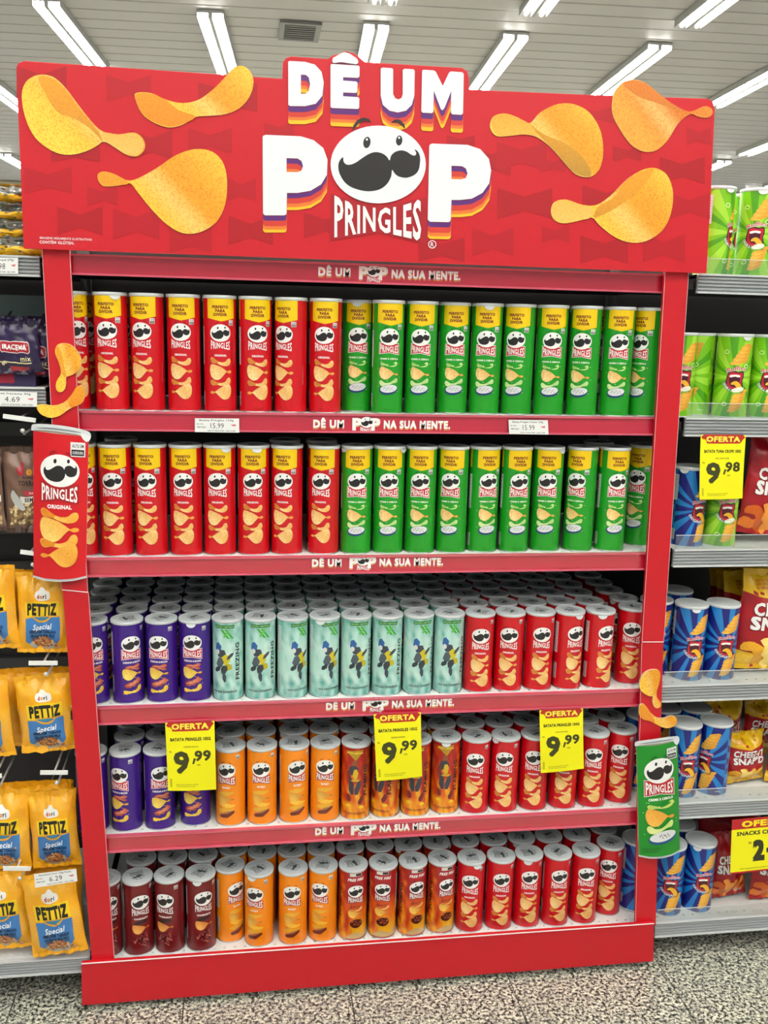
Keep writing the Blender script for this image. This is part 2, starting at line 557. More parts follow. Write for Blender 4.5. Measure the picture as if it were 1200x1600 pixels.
def can_art(kind, H):
    A = Art(); HALF = 109.4
    red, green = '#C80919', '#1A9620'
    if kind in ('tall_red', 'tall_green'):
        base = red if kind == 'tall_red' else green
        A.rect(-HALF, 0, HALF, H, base, 0)
        for c in (0, 96):
            lo, pt = (197, 190)
            if c == 0 or True:
                A.poly([(c - 31, 240), (c - 31, lo), (c, pt), (c + 31, lo), (c + 31, 240)], '#F0C808', 1)
            for i, w_ in enumerate(('PERFEITO', 'PARA', 'DIVIDIR')):
                A.text(w_, c - 2, 220 - 7.8 * i, 5.6, '#74180E', 2, w=(34, 20, 28)[i], bold=.05)
            emblem(A, c - 2, 166, 45, 3, bow=(None if base == red else '#C21822'), border=(None if base == red else '#F0EFEA'), brow=('#8E0A14' if base == red else '#11600F'))
            x = c - 2
            if kind == 'tall_red':
                A.text('ORIGINAL', x, 119, 4.0, '#F2ECEC', 3, w=26, bold=.04)
                crisp(A, 'boat', x, 106, 22, 9.5, 0, 3)
                crisp(A, 'twist', x, 83, 24, 16, 0, 5)
                crisp(A, 'boat', x, 62, 22, 9.5, .2, 7)
                crisp(A, 'twist', x, 40, -23, 15, .05, 9)
            else:
                A.text('CREME E CEBOLA', x, 119, 3.4, '#EAF3E0', 3, w=41, bold=.04)
                crisp(A, 'boat', x, 107, 19, 6, .1, 3, '#D8EBA4', '#B5D880', '#A6CC72', grain=.15)
                A.poly(ell(x + 6, 106, 9, 2.2, 12, rot=.2), green, 5)
                crisp(A, 'twist', x, 86, 22, 13, -.1, 5)
                crisp(A, 'boat', x, 68, -21, 8, .1, 7, '#D6EAAA', '#B9DC8C', '#B5D68A', grain=.15)
                A.poly(ell(x, 52, 21, 11, 20, rot=.12), '#16386E', 9)
                A.poly(ell(x + .5, 54, 19, 8.5, 20, rot=.12), '#D9DBDD', 10)
                for i in range(9): A.poly(ell(x - 10 + 2.6 * i, 54 + 3 * sin(i * 2.1), 1, 1.2, 5), '#4B5A3A', 11)
                for i in range(10): A.poly(ell(x + 26 * cos(i * 2.3), 80 + 34 * sin(i * 1.7), .9, .9, 5), '#D9EEC0', 3)
            warning(A, c + 17, 182, 1.0, 3)
        A.rect(-60, 196, -48, 240, '#F0C808', 1); A.rect(46.5, 190, 48, 241, base, 2.5)
        A.text('PESO L. 124 g', 0, 8, 2, '#7A0A12' if base == red else '#0F5A12', 2, w=22)
        label_block(A, -58, 100, -46, 180); barcode(A, -56, 12, -46, 42)
        A.text('MADE WITH POTATO', 46, 80, 1.6, '#B9B9B9', 2, w=40, rot=pi / 2)
    elif kind in ('red', 'purple', 'orange', 'maroon'):
        base = {'red': red, 'purple': '#39107F', 'orange': '#F08A0A', 'maroon': '#701216'}[kind]
        A.rect(-HALF, 0, HALF, H, base, 0)
        for c in (0, 104):
            emblem(A, c, 140, 45, 3, bow=({'purple': '#C01830', 'orange': '#B02A20'}.get(kind)), border=({'purple': '#E9E6EE'}.get(kind)),
                   brow={'red': '#8E0A14', 'purple': '#1D0650', 'orange': '#A04A08', 'maroon': '#3A0508'}[kind])
            name = {'red': 'ORIGINAL', 'purple': 'CHEDDAR & BACON', 'orange': 'QUEIJO', 'maroon': 'CHURRASCO'}[kind]
            A.text(name, c, 97, 4.0, '#F4F0EE', 3, w={'red': 27, 'purple': 40, 'orange': 19, 'maroon': 33}[kind], bold=.04)
            if kind == 'red':
                crisp(A, 'boat', c, 85, 21, 9.5, 0, 3); crisp(A, 'twist', c, 65, 22.5, 15, 0, 5)
                crisp(A, 'boat', c, 47, 21, 9.5, .2, 7); crisp(A, 'twist', c, 27, -22, 13, .05, 9)
                A.text('IMAGEM ILUSTRATIVA', c - 8, 13, 1.6, '#8C0A12', 2, w=24)
            elif kind == 'purple':
                for k_, (dx, dy, w_, h_, r_) in enumerate([(2, 86, 18, 5, .1), (6, 81, 13, 4, -.2), (3, 47, 19, 7, .35), (-4, 43, 14, 6, .1), (8, 52, 10, 5, .6)]):
                    A.poly(smooth(xf([(-1, .1), (-.5, .9), (.1, .4), (.6, 1), (1, 0), (.5, -.9), (0, -.3), (-.6, -1)], c + dx, dy, w_, h_, r_), 2), '#A8402C' if k_ % 2 else '#C05C40', 4 + k_ * .4)
                    A.poly(xf([(-.8, 0), (-.3, .4), (.3, 0), (.8, .3), (.3, -.3), (-.3, 0)], c + dx, dy, w_, h_, r_), '#E0A080', 6 + k_ * .2)
                crisp(A, 'twist', c, 68, 22, 13, 0, 8, '#F4DC6A', '#D9A830')
                crisp(A, 'boat', c + 1, 30, 21, 8, .35, 8, '#F4DC5A', '#E0B437', '#F0CC40')
                for i in range(12): A.poly(ell(c + 22 * cos(i * 2.4), 42 + 20 * sin(i * 1.9), 1, 1, 5), '#E9DCF4', 3)
            elif kind == 'orange':
                for i, (dx, dy, r_) in enumerate([(0, 82, .1), (2, 52, -.1), (0, 40, .15)]):
                    A.poly(smooth(xf([(-1, .1), (-.3, 1), (.4, .5), (1, .3), (.5, -.8), (-.4, -1)], c + dx, dy, 21, 6, r_), 2), '#F6C440' if i % 2 else '#E9AE30', 3 + i * .4, .3)
                crisp(A, 'twist', c, 66, 20, 12, 0, 5, '#F2C050', '#C9822A')
                A.poly(xf([(-1, .2), (0, 1), (1, .6), (.9, 0), (0, -1), (-.9, -.6)], c + 2, 28, 20, 8, .25), '#6E2E22', 6)
                A.poly(xf([(-.9, .3), (0, .9), (.9, .7), (.1, .2)], c + 2, 29, 20, 8, .25), '#B0714A', 7)
            else:
                A.poly(smooth(xf([(-1, 0), (-.5, .8), (.3, 1), (1, .3), (.6, -.4), (-.5, -.7)], c, 86, 18, 6, .1), 2), '#2A0C10', 3)
                crisp(A, 'twist', c, 69, 21, 12, .05, 5, '#F2B45A', '#C46A20')
                for i in range(60):
                    a_, r_ = random.uniform(0, 6.28), 17 * math.sqrt(random.random())
                    A.poly(ell(c + 1 + r_ * cos(a_) * 1.05, 40 + r_ * sin(a_) * 1.05, random.uniform(1.5, 4.5), random.uniform(1, 2.4), 6, rot=random.uniform(0, 3)), ('#9A4644', '#3A0D10', '#B56A60', '#24080A')[i % 4], 4 + .01 * i)
            warning(A, c + 24, 168, .9, 3)
        label_block(A, -62, 88, -48, 165); barcode(A, -60, 22, -48, 62)
        if kind == 'red': A.rect(-46, 25, -45.4, 80, '#A00814', 1)
    elif kind == 'freezing':
        a_, b_, c_ = lin('#A9D8CC'), lin('#3E9C92'), lin('#DCEFE6')
        def f(u, v):
            t = noise.noise(Vector((u * .035, v * .03, 3))) * .5 + .5
            s_ = noise.noise(Vector((u * .08, v * .07, 9)))
            e_ = abs(v - 95) / 100
            return mixc(mixc(c_, a_, min(1, t * 1.5)), b_, max(0, min(1, e_ * .9 - .25 + s_ * .9)))
        A.rect(-HALF, 0, HALF, H, f, 0)
        for c in (0, -112):
            A.rect(c - 20, 172, c + 26, 180, '#14602E', 2); A.text('EDIÇÃO LIMITADA', c + 3, 176, 4, '#8ED07A', 3, w=42, bold=.03)
            for d in (0, 9): A.poly([(c - 6 + d, 170), (c + d, 170), (c + 16 + d, 148), (c + 10 + d, 148)], '#3FA53A', 2)
            A.poly([(c + 12, 170), (c + 16, 170), (c + 4, 150), (c + 0, 153)], '#5CB84A', 2)
            # plain shards of the same colours where the picture sits
            for k, (x_, y_, w_, h_, r_, q_) in enumerate([(-12, 126, 9, 12, .3, '#2C5FA0'), (-4, 112, 11, 10, -.2, '#39424E'), (6, 98, 13, 11, .6, '#C9B81E'), (-8, 90, 10, 13, .1, '#4A5662'), (10, 80, 11, 9, -.5, '#B7A81E'),
                                                  (2, 74, 12, 8, .9, '#2E363E'), (16, 106, 12, 4, .7, '#39424E'), (2, 56, 5, 13, .2, '#39424E'), (-14, 74, 6, 9, -.6, '#2E363E'), (-13, 116, 5, 6, .5, '#D8DAD6')]):
                A.poly(xf([(-1, -.2), (-.3, .9), (.5, 1), (1, .1), (.4, -.8), (-.5, -1)], c + x_, y_, w_, h_, r_), q_, 3 + .1 * k)
            A.text('FREEZING', c + 34, 92, 10, '#14191C', 3, w=88, bold=.03, rot=pi / 2)
            A.text('VIVA ESSA EXPERIÊNCIA', c + 2, 20, 5, '#1E3A36', 3, w=60, bold=.025)
        label_block(A, -58, 110, -46, 172); barcode(A, -58, 18, -48, 55)
    elif kind == 'flaming':
        # picture side at 0, emblem side at +112
        cr, co, cy_ = lin('#A8140E'), lin('#D85A12'), lin('#EDB41C')
        def f(u, v):
            s_ = noise.noise(Vector((u * .07, v * .045, 5))) * 1.1 + noise.noise(Vector((u * .2, v * .12, 1))) * .4
            t = .78 - v / 190 + s_ * .8
            if u > 62: t = 1.15 - v / 120 + s_ * .12
            return mixc(cr, co, t * 2) if t < .5 else mixc(co, cy_, (t - .5) * 2)
        A.rect(-HALF, 0, 62, H, f, 0)
        A.rect(62, 0, HALF, H, f, 0)
        A.rect(-HALF, 0, -HALF + 52, H, f, .2)
        c = 0
        A.poly([(c - 22, 176), (c + 22, 180), (c + 3, 152)], '#B08A14', 2); A.text('EDIÇÃO LIMITADA', c, 172, 4.2, '#F4D24A', 3, w=40, bold=.03)
        for k, (x_, y_, w_, h_, r_, q_) in enumerate([(0, 146, 7, 8, .2, '#8A4A26'), (-3, 128, 14, 12, .1, '#3A3A44'), (2, 118, 7, 13, 0, '#D0A81C'), (14, 132, 8, 5, .8, '#A8282A'), (-14, 114, 6, 12, .2, '#7A2220'), (-8, 86, 7, 22, .12, '#34343E'),
                                              (8, 84, 7, 20, -.2, '#3C3C48'), (-14, 56, 6, 10, .3, '#7A1E1C'), (16, 50, 6, 12, -.3, '#702020'), (-15, 36, 7, 4, .2, '#E8C41E'), (18, 32, 7, 4, -.2, '#E8C41E'), (2, 102, 12, 3, 0, '#C9A01C')]):
            A.poly(xf([(-1, -.4), (-.5, .9), (.5, 1), (1, .2), (.6, -.9), (-.4, -1)], c + x_, y_, w_, h_, r_), q_, 3 + .1 * k)
        A.text('FLAMING', c + 27, 100, 10, '#1A0E0A', 3, w=78, bold=.03, rot=pi / 2)
        A.text('VIVA ESSA EXPERIÊNCIA', c, 16, 4.6, '#5A1E08', 3, w=58, bold=.02)
        c = 70
        # warm red head band with the emblem
        for c in (70,):
            A.poly([(c - 24, H), (c + 39, H), (c + 39, 120), (c + 10, 108), (c - 24, 118)], '#A6141A', 1)
            A.text('FREE FIRE', c + 2, 166, 7, '#F4EDEA', 3, w=40, bold=.035, shear=.25)
            A.rect(c - 14, 175, c + 16, 183, '#DAD6D0', 2); A.rect(c + 1, 176, c + 15, 182, '#222222', 3)
            emblem(A, c + 2, 134, 40, 3, bow='#8A1018', brow='#24080A')
            A.text('PAPRIKA HOT', c + 2, 92, 4, '#6A1408', 3, w=26, bold=.03)
            crisp(A, 'twist', c + 2, 72, 19, 10, 0, 4, '#F4CC5A', '#D2852A'); crisp(A, 'boat', c + 4, 84, 16, 5, .2, 3)
            A.poly(ell(c + 4, 46, 16, 12, 16), '#3A1410', 6)
            for i in range(16): A.poly(ell(c + 4 + 11 * cos(i * 2.4), 49 + 7 * sin(i * 1.7), 3.4, 1.6, 6, rot=i), ('#A0481E', '#C06A2A', '#7A2C14')[i % 3], 7 + .1 * (i % 5))
            A.poly(smooth([(c - 24, 6), (c, 22), (c + 26, 12), (c + 38, 26), (c + 39, 2), (c - 24, 2)], 2), '#C8AC74', 2)
            A.rect(c - 24, 0, c + 39, 4, '#A6141A', 3)
        label_block(A, -104, 70, -92, 165)
    return A


BODY_R = 0.0348
def wrap_map(R, seg=48, eps=0.00011):
    da = 2 * pi / seg
    def f(u, v, z):
        th = (u / 1000.0) / R
        k = math.floor(th / da + 1e-9)
        t = th / da - k
        r = R + eps * z
        x = r * ((1 - t) * sin(k * da) + t * sin((k + 1) * da))
        y = -r * ((1 - t) * cos(k * da) + t * cos((k + 1) * da))
        return (x, y, v / 1000.0), (sin(th), -cos(th), 0)
    return f


def lid_obj(name, R, h, z0, plastic, emb=True, tabw=0.022):
    """lid standing on z0 (its top), with pull tab; the mesh also carries the printed emblem"""
    mb = MB()
    mb.lathe([(R - .0012, -.0072), (R, -.0066), (R, -.0010), (R - .0008, 0), (R - .0024, 0), (R - .0034, -.0012)], 40, (0, 0, z0))
    mb.disc(R - .0034, z0 - .0012, 40)
    # pull tab: a rounded tongue that hangs from the skirt at -Y
    pts = []
    for i in range(9):
        a = pi * i / 8
        pts.append((cos(a) * tabw / 2, -.0066 - sin(a) * .0085))
    vs = []; n = len(pts)
    for off in (0.0006, 0.0014):
        for x, z in pts: vs.append((x, -math.sqrt(max(0, (R + off) ** 2 - x * x)), z0 + z))
    fs = [tuple(range(n, 2 * n)), tuple(range(n))[::-1]] + [(i, i + 1, i + 1 + n, i + n) for i in range(n - 1)]
    mb.add(vs, fs)
    return mb.build(name, plastic)


def lid_print():
    A = Art(); k = 1
    dk, gy = '#3C4447', '#C9CFD0'
    A.poly(ell(0, 5.5, 15, 10.5, 24), dk, 1); A.poly(ell(0, 5.5, 14.2, 9.7, 24), gy, 2)
    def T(P): return xf([(x - LOGO_C[0], -(y - LOGO_C[1])) for x, y in P], 0, 5.5, 13.6 / 223, 13.6 / 223)
    A.poly(T(MOUST), dk, 3); A.poly(T(ell(549, 188, 20, 30, 8)), dk, 3); A.poly(T(ell(700, 179, 18, 26, 8)), dk, 3)
    A.poly(T(BROW_L), dk, 3); A.poly(T(BROW_R), dk, 3)
    A.poly([(-15, -3), (0, -6), (15, -3), (15, -19), (0, -15.5), (-15, -19)], dk, 3)
    A.poly([(-14, -4.4), (0, -7.2), (14, -4.4), (14, -17.5), (0, -14.2), (-14, -17.5)], gy, 4)
    A.text('PRINGLES', 0, -11, 6.6, dk, 5, w=25, bold=.01)
    return A


KIND = {}
CANS = []
def make_can_proto(kind):
    tall = kind.startswith('tall'); ruf = kind.startswith('ruffled')
    H = 0.246 if tall else 0.193
    R = 0.0395 if ruf else BODY_R
    A = ruffled_art(kind) if ruf else can_art(kind, (H - .005) * 1000)
    seg = 48
    step = 2 * pi * R * 1000 / seg
    ucuts = [step * i for i in range(-seg, seg + 1)]
    body = A.build('can_body', wrap_map(R, seg), MT['can_ink'], None, ucuts, [12.0 * i for i in range(1, 22)] if kind in ('freezing', 'flaming') else ())
    for v in body.data.vertices: v.co.z += 0.0015
    lid = lid_obj('lid', R + .0014, .007, H, MT['lid_white'] if ruf else MT['lid'])
    rim = MB().lathe([(0.001, .0016), (R - .002, .0016), (R - .001, 0), (R + .0009, .0002), (R + .0011, .0022), (R - .0002, .0026)], 40).build('metal_rim', MT['lid_white'] if ruf else MT['rim'])
    KIND[kind] = dict(body=body, lid=lid, rim=rim, H=H, R=R, used=False)
    if not ruf:
        KIND[kind]['print'] = True
    for o in (body, lid, rim): COL.objects.unlink(o)


def ruffled_art(kind):
    A = Art(); HALF = pi * 39.5
    g = kind.endswith('green')
    c1, c2, c3 = (('#7CC416', '#4E9E12', '#A4DC3C') if g else ('#1C7FC8', '#141C78', '#2F9BE0'))
    A.rect(-HALF, 0, HALF, 188, c1, 0)
    cx, cy = 0, 92
    for c in (0, 124):
        n = 26
        for i in range(n):
            if i % 2: continue
            a0, a1 = 2 * pi * i / n + .1, 2 * pi * (i + (.9 if i % 4 else 1.25)) / n + .1
            P = [(c, cy)]
            for a in (a0, (a0 + a1) / 2, a1):
                r = min(61 / max(1e-3, abs(cos(a))), (95.5 if sin(a) > 0 else 91.5) / max(1e-3, abs(sin(a))))
                P.append((c + r * cos(a), cy + r * sin(a)))
            A.poly(P, c2 if i % 4 else (c3 if g else c2), 1)
        # ridged crisps, upper right and lower right
        for k, (bx, by, d) in enumerate([(8, 128, 1), (12, 20, -1)]):
            for i in range(5):
                yy = by + i * 8.5
                w = (22 - 1.6 * i) if k == 0 else (17 + 1.2 * i)
                xx = c + bx + (i * 4.0 if k == 0 else -6 + i * 2.6)
                A.poly(smooth(xf([(-1, -.2), (-.6, .7), (.1, .9), (.8, .8), (1, 0), (.5, -.7), (-.4, -.9)], xx, yy, w, 6.8, .2 if k == 0 else .38), 2),
                       crisp_col(xx, yy, w, 6.5, .2, lin('#F8C24A'), lin('#D88A20')), 3 + i * .5, .35)
        # mouth mark
        A.poly(smooth(xf([(-.75, .95), (-.1, 1.05), (.3, .95), (.85, 1.02), (.95, .4), (.8, 0), (.95, -.5), (.5, -1), (-.2, -1.05), (-.8, -.8), (-1, -.1)], c + 2, 84, 20.5, 21.5), 2), '#2A1028', 6)
        A.poly(smooth(xf([(-.75, .95), (-.1, 1.0), (.3, .9), (.85, 1.0), (.9, .4), (.75, 0), (.9, -.5), (.5, -.95), (-.2, -1.0), (-.8, -.8), (-.95, -.1)], c + 2, 84, 18.5, 19.5), 2), '#C4182E', 6.5)
        A.poly(smooth(xf([(-.66, .62), (0, .72), (.66, .62), (.6, -.3), (.2, -.8), (-.45, -.72), (-.72, -.1)], c + 1, 85, 17, 18), 2), '#4A0A1C', 7)
        A.poly(smooth(xf([(-1, .5), (0, .9), (1, .5), (.8, -.5), (0, -.1), (-.9, -.6)], c + 1, 94.5, 11.5, 4.5), 2), '#F6F4F0', 7.5)
        A.poly(smooth([(c - 8, 78), (c - 2, 84), (c + 7, 84), (c + 17, 76), (c + 23, 64), (c + 20, 57), (c + 13, 57), (c + 7, 64), (c + 1, 73), (c - 6, 73)], 3), '#2A1028', 7.8)
        A.poly(smooth([(c - 7, 78), (c - 1, 83), (c + 7, 83), (c + 16, 75), (c + 21, 65), (c + 19, 58.5), (c + 13, 59), (c + 8, 66), (c + 1, 75), (c - 5, 75)], 3), '#F2B428', 8)
        def warp(x, t): return (x * 21, 2.5 * x + 9 * t + (3 if True else 0) * (1 - x * x))
        A.text('Ruffles', c + 3, 105, 1, '#F3E6EA', 9, w=2, bold=.05, warp=warp, sp=1.05)
        A.text('Ruffles', c + 3, 105.6, 1, '#C8203C', 9.5, w=2, bold=.01, warp=warp, sp=1.05)
        def warp2(x, t):
            a = -pi / 2 + x * .75 - .45
            r = 32 - 6.5 * t
            return (r * cos(a), r * sin(a))
        if g:
            A.text('CREAM & ONION', c + 4, 90, 1, '#1C6A50', 8, w=2, bold=.05, warp=lambda x, t: warp2(x, t * 1.3 - .15))
            A.text('CREAM & ONION', c + 4, 90, 1, '#EAF6E8', 8.5, w=2, bold=.015, warp=warp2)
            for rx, ry in ((-22, 150), (26, 118), (-18, 30), (22, 52)):
                A.poly(ell(c + rx, ry, 6, 5, 14), '#DDF0B0', 4, holes=[ell(c + rx, ry, 4.2, 3.2, 14)])
            A.poly(ell(c + 10, 62, 15, 7, 16, rot=.2), '#8CB84A', 9); A.poly(ell(c + 10, 64, 14, 5.5, 16, rot=.2), '#F3F3E4', 10)
            for i in range(5): A.poly(ell(c + 2 + 4 * i, 64 + 2 * sin(i * 2), 1, .8, 5), '#6A8A4A', 11)
        else:
            A.text('ORIGINAL', c + 4, 90, 1, '#101860', 8, w=2, bold=.06, warp=lambda x, t: warp2(x, t * 1.3 - .15))
            A.text('ORIGINAL', c + 4, 90, 1, '#F2F4FA', 8.5, w=2, bold=.02, warp=warp2)
    label_block(A, -78, 110, -56, 172, 6); barcode(A, -74, 14, -56, 40, 6)
    A.text('100 g', 44, 12, 3, '#F0F4F0', 6, w=14)
    return A


for k_ in ('tall_red', 'tall_green', 'red', 'purple', 'orange', 'maroon', 'freezing', 'flaming', 'ruffled_green', 'ruffled_blue'):
    make_can_proto(k_)
_lp = lid_print().build('lid_emblem', lambda u, v, z: ((u / 1000, v / 1000, .00008 * z), (0, 0, 1)), MT['lid_ink'])
COL.objects.unlink(_lp)

DESC = {'tall_red': 'tall red crisp can with yellow band', 'tall_green': 'tall green crisp can with yellow band', 'red': 'small red original crisp can',
        'purple': 'small purple cheddar-bacon crisp can', 'orange': 'small orange cheese crisp can', 'maroon': 'small maroon barbecue crisp can', 'freezing': 'small icy teal crisp can',
        'flaming': 'small flame-patterned crisp can', 'ruffled_green': 'green ridged-crisp can with white lid', 'ruffled_blue': 'blue ridged-crisp can with white lid'}
ORD = ['first', 'second', 'third', 'fourth', 'fifth', 'sixth', 'seventh', 'eighth', 'ninth', 'tenth', 'eleventh', 'twelfth', 'thirteenth', 'fourteenth', 'fifteenth', 'sixteenth', 'seventeenth', 'eighteenth', 'nineteenth', 'twentieth']
GROUP = {'tall_red': 'tall red cans', 'tall_green': 'tall green cans', 'red': 'small red cans', 'purple': 'small purple cans', 'orange': 'small orange cans', 'maroon': 'small maroon cans',
         'freezing': 'icy teal cans', 'flaming': 'flame-patterned cans', 'ruffled_green': 'green ridged-crisp cans', 'ruffled_blue': 'blue ridged-crisp cans'}


def place_can(kind, x, y, z, deg, label, lid_deg=None):
    """deg: turn of the emblem to the viewer's right"""
    K = KIND[kind]
    t = thing('crisp_can', label, 'can', (x, y, z), GROUP[kind])
    rz = R_(deg)
    for nm, key in (('can_body', 'body'), ('metal_rim', 'rim'), ('lid', 'lid')):
        if not K['used']:
            o = K[key]; COL.objects.link(o)
        else:
            o = K[key].copy(); COL.objects.link(o)
        o.parent = t
        o.location = (0, 0, 0)
        if key == 'body': o.rotation_euler = (0, 0, rz)
        if key == 'lid':
            o.rotation_euler = (0, 0, R_(lid_deg if lid_deg is not None else random.uniform(0, 360)))
            if 'print' in K:
                e_ = _lp.copy(); e_.name = 'lid_emblem'; COL.objects.link(e_); e_.parent = o
                e_.location = (0, 0, K['H'] - .0012); e_.rotation_euler = (0, 0, R_(random.uniform(0, 360)))
    K['used'] = True
    CANS.append([t, K['R'] + .0020, x, y, z])
    return t


# ------------------------------------------------------------------ setting: floor, ceiling, far wall
fl = tag(MB().box(-6, 12, -9, 24, -0.05, -0.004).build('floor', MT['grout']), kind='structure')
for q_ in ((-6, -1.405, -9, 24), (3.0, 12, -9, 24), (-1.405, 3.0, 0.76, 24), (-1.405, 3.0, -9, -2.44)):
    MB().box(q_[0], q_[1], q_[2], q_[3], -0.004, 0.0).build('floor_area', MT['granite'], fl)
tile_src = None
for i in range(-4, 7):
    for j in range(-5, 3):
        x0 = 0.200 + 0.4015 * i; y0 = -0.43 + 0.4015 * j
        if tile_src is None:
            tile_src = MB().box(0.0015, 0.400, 0.0015, 0.400, -0.004, 0.0).build('floor_tile', MT['granite'], fl)
            o = tile_src
        else:
            o = inst(tile_src, 'floor_tile', fl)
        o.location = (x0, y0, 0)

HC = 5.0; SK = 0.057
def cx_(x, y): return x + SK * (y - 10.6)
ce = tag(MB().box(-9, 17, -9, 26, HC + .02, HC + .08).build('ceiling', MT['under']), kind='structure')
pl = None
for i in range(58):
    y0 = 5.6 + 0.35 * i
    if pl is None:
        mb = MB(); L = 26.0
        prof = [(0.0, .0), (.31, .0), (.32, .012), (.34, .012), (.35, 0.0)]
        for a, b_ in zip(prof[:-1], prof[1:]):
            mb.add([(0, a[0], a[1]), (0, b_[0], b_[1]), (L, b_[0], b_[1]), (L, a[0], a[1])], [(0, 1, 2, 3)])
        pl = mb.build('ceiling_panel', MT['ceiling'], ce); o = pl
    else:
        o = inst(pl, 'ceiling_panel', ce)
    o.location = (-9, y0 + 1.3, HC - .004); o.rotation_euler = (0, 0, -SK)
MB().box(-9, 17, -9, 7.6, HC, HC + .02).build('ceiling_sheet', MT['ceiling'], ce)
tag(MB().box(-9, 17, 24, 24.1, 0, HC).build('wall_back', MT['wall']), kind='structure')
tag(MB().box(-9, 17, 23.8, 24.0, 4.72, 4.98).build('trim_1', MT['beam']), kind='structure')

# ceiling lamps: twin tubes, two lengths end to end
cols = [(-7.1, 'c'), (-5.3, 'b'), (-3.55, 'a'), (-1.75, 0), (0.0, 1), (1.86, 2), (3.5, 3), (5.27, 4), (7.1, 5), (9.3, 6), (11.6, 7)]
body_l = MB().box(-.15, .15, 0, 2.6, -.03, 0).box(-.02, .02, 0, 2.6, -.085, -.03).box(-.15, -.145, 0, 2.6, -.08, -.03).box(.145, .15, 0, 2.6, -.08, -.03).build('lamp_housing', MT['lamp_body'])
tube_l = MB().tube((0, 0.03, 0), (0, 1.22, 0), 0.020, 8).build('lamp_tube', MT['tube'])
COL.objects.unlink(body_l); COL.objects.unlink(tube_l)
row_word = {0: 'nearest visible', 1: 'second', 2: 'third', 3: 'farthest'}
for r in range(-5, 4):
    ys = 9.3 + 3.4 * r
    for cxx, ci in cols:
        if r < 0 and (cxx < -3 or cxx > 6): continue
        if r >= 0 and isinstance(ci, str) and r == 0: continue
        if r >= 0:
            side = ORD[cols.index((cxx, ci))]
            lab = 'twin-tube fluorescent ceiling light, %s row, %s from the left' % (row_word[r], side); grp = 'ceiling lights'
        else:
            lab = 'fluorescent ceiling light above the aisle, out of view overhead'; grp = 'overhead aisle lights'
        t = thing('ceiling_light', lab, 'light', (cx_(cxx, ys), ys, HC - .01), grp, rz=-SK)
        inst(body_l, 'lamp_housing', t, (0, 0, 0))
        for dx in (-.085, .085):
            for dy in (0.02, 1.33): inst(tube_l, 'lamp_tube', t, (dx, dy, -.07))
# air vent
t = thing('air_vent', 'dark rectangular air vent grille in the ceiling', 'vent', (0.94, 9.80, HC - .012))
MB().box(-.19, .19, -.30, .30, -.012, 0).build('vent_back', MT['vent_dark'], t)
mb = MB().box(-.24, .24, -.34, -.28, -.03, 0).box(-.24, .24, .28, .34, -.03, 0).box(-.24, -.18, -.28, .28, -.03, 0).box(.18, .24, -.28, .28, -.03, 0)
mb.build('vent_frame', MT['vent'], t)
for i in range(7):
    MB().box(-.18, .18, -.24 + .078 * i, -.215 + .078 * i, -.028, -.012).build('vent_slat', MT['vent'], t)

# ------------------------------------------------------------------ gondola shelving
DK = [1.411, 1.092, 0.748, 0.431, 0.103]      # deck tops seen in the display, top to bottom
Z_TOP = 1.729                                # shelf right under the header
gon = thing('shelving_back', 'dark steel back of the supermarket shelving with slotted uprights', 'shelving')
MB().box(-1.2, 2.6, 0.50, 0.53, 0.0, 1.80).build('back_sheet', MT['back'], gon)
kp = tag(MB().box(-1.2, 2.6, 0.12, 0.14, 0.0, 0.055).build('kick_plate', MT['under']), 'dark kick plate under the lowest shelves', 'kick plate')
for x in (-0.052, 1.352, -1.0, 2.4):
    MB().box(x - .015, x + .015, 0.478, 0.50, 0.0, 1.80).build('upright', MT['bracket'], gon)


def perforated_deck(x0, x1, z, y1=0.470, y0=0.004, step=0.0245, hole=0.0065, thick=0.020):
    mb = MB()
    rows = [0.020]
    # top surface: strips with real holes in one line near the front lip
    ya, yb = rows[0] - hole / 2, rows[0] + hole / 2
    mb.add([(x0, y0, z), (x1, y0, z), (x1, ya, z), (x0, ya, z)], [(0, 1, 2, 3)])
    mb.add([(x0, yb, z), (x1, yb, z), (x1, y1, z), (x0, y1, z)], [(0, 1, 2, 3)])
    x = x0
    n = int((x1 - x0) / step)
    for i in range(n):
        xa = x0 + (i + .5) * step - hole / 2
        mb.add([(x, ya, z), (xa, ya, z), (xa, yb, z), (x, yb, z)], [(0, 1, 2, 3)])
        x = xa + hole
        for (p, q) in (((xa, ya), (x, ya)), ((x, ya), (x, yb)), ((x, yb), (xa, yb)), ((xa, yb), (xa, ya))):
            mb.add([(*p, z), (*q, z), (*q, z - .008), (*p, z - .008)], [(0, 1, 2, 3)])
    mb.add([(x, ya, z), (x1, ya, z), (x1, yb, z), (x, yb, z)], [(0, 1, 2, 3)])
    return mb


def rail(x0, x1, z0, z1, red, parent):
    mid = MB(); n = 4
    h = z1 - z0
    if red:
        mid.box(x0, x1, -.003, .003, z0 + .004, z1 - .004)
    else:
        mid.box(x0, x1, -.001, .003, z0 + .003, z1 - .003)
        for i in range(4):
            za = z0 + .006 + i * (h - .012) / 4
            mid.add([(x0, -.001, za), (x1, -.001, za), (x1, -.005, za + .0022), (x0, -.005, za + .0022), (x1, -.005, za + (h - .012) / 4 - .002), (x0, -.005, za + (h - .012) / 4 - .002), (x1, -.001, za + (h - .012) / 4), (x0, -.001, za + (h - .012) / 4)],
                    [(0, 1, 2, 3), (3, 2, 4, 5), (5, 4, 6, 7)])
    r = mid.build('front_rail', MT['red_rail' if red else 'grey_rail'], parent)
    MB().box(x0, x1, -.008, .003, z0, z0 + .004).box(x0, x1, -.007, .004, z1 - .004, z1).build('rail_lip', MT['rail_lip' if red else 'grey_lip'], r)
    return r


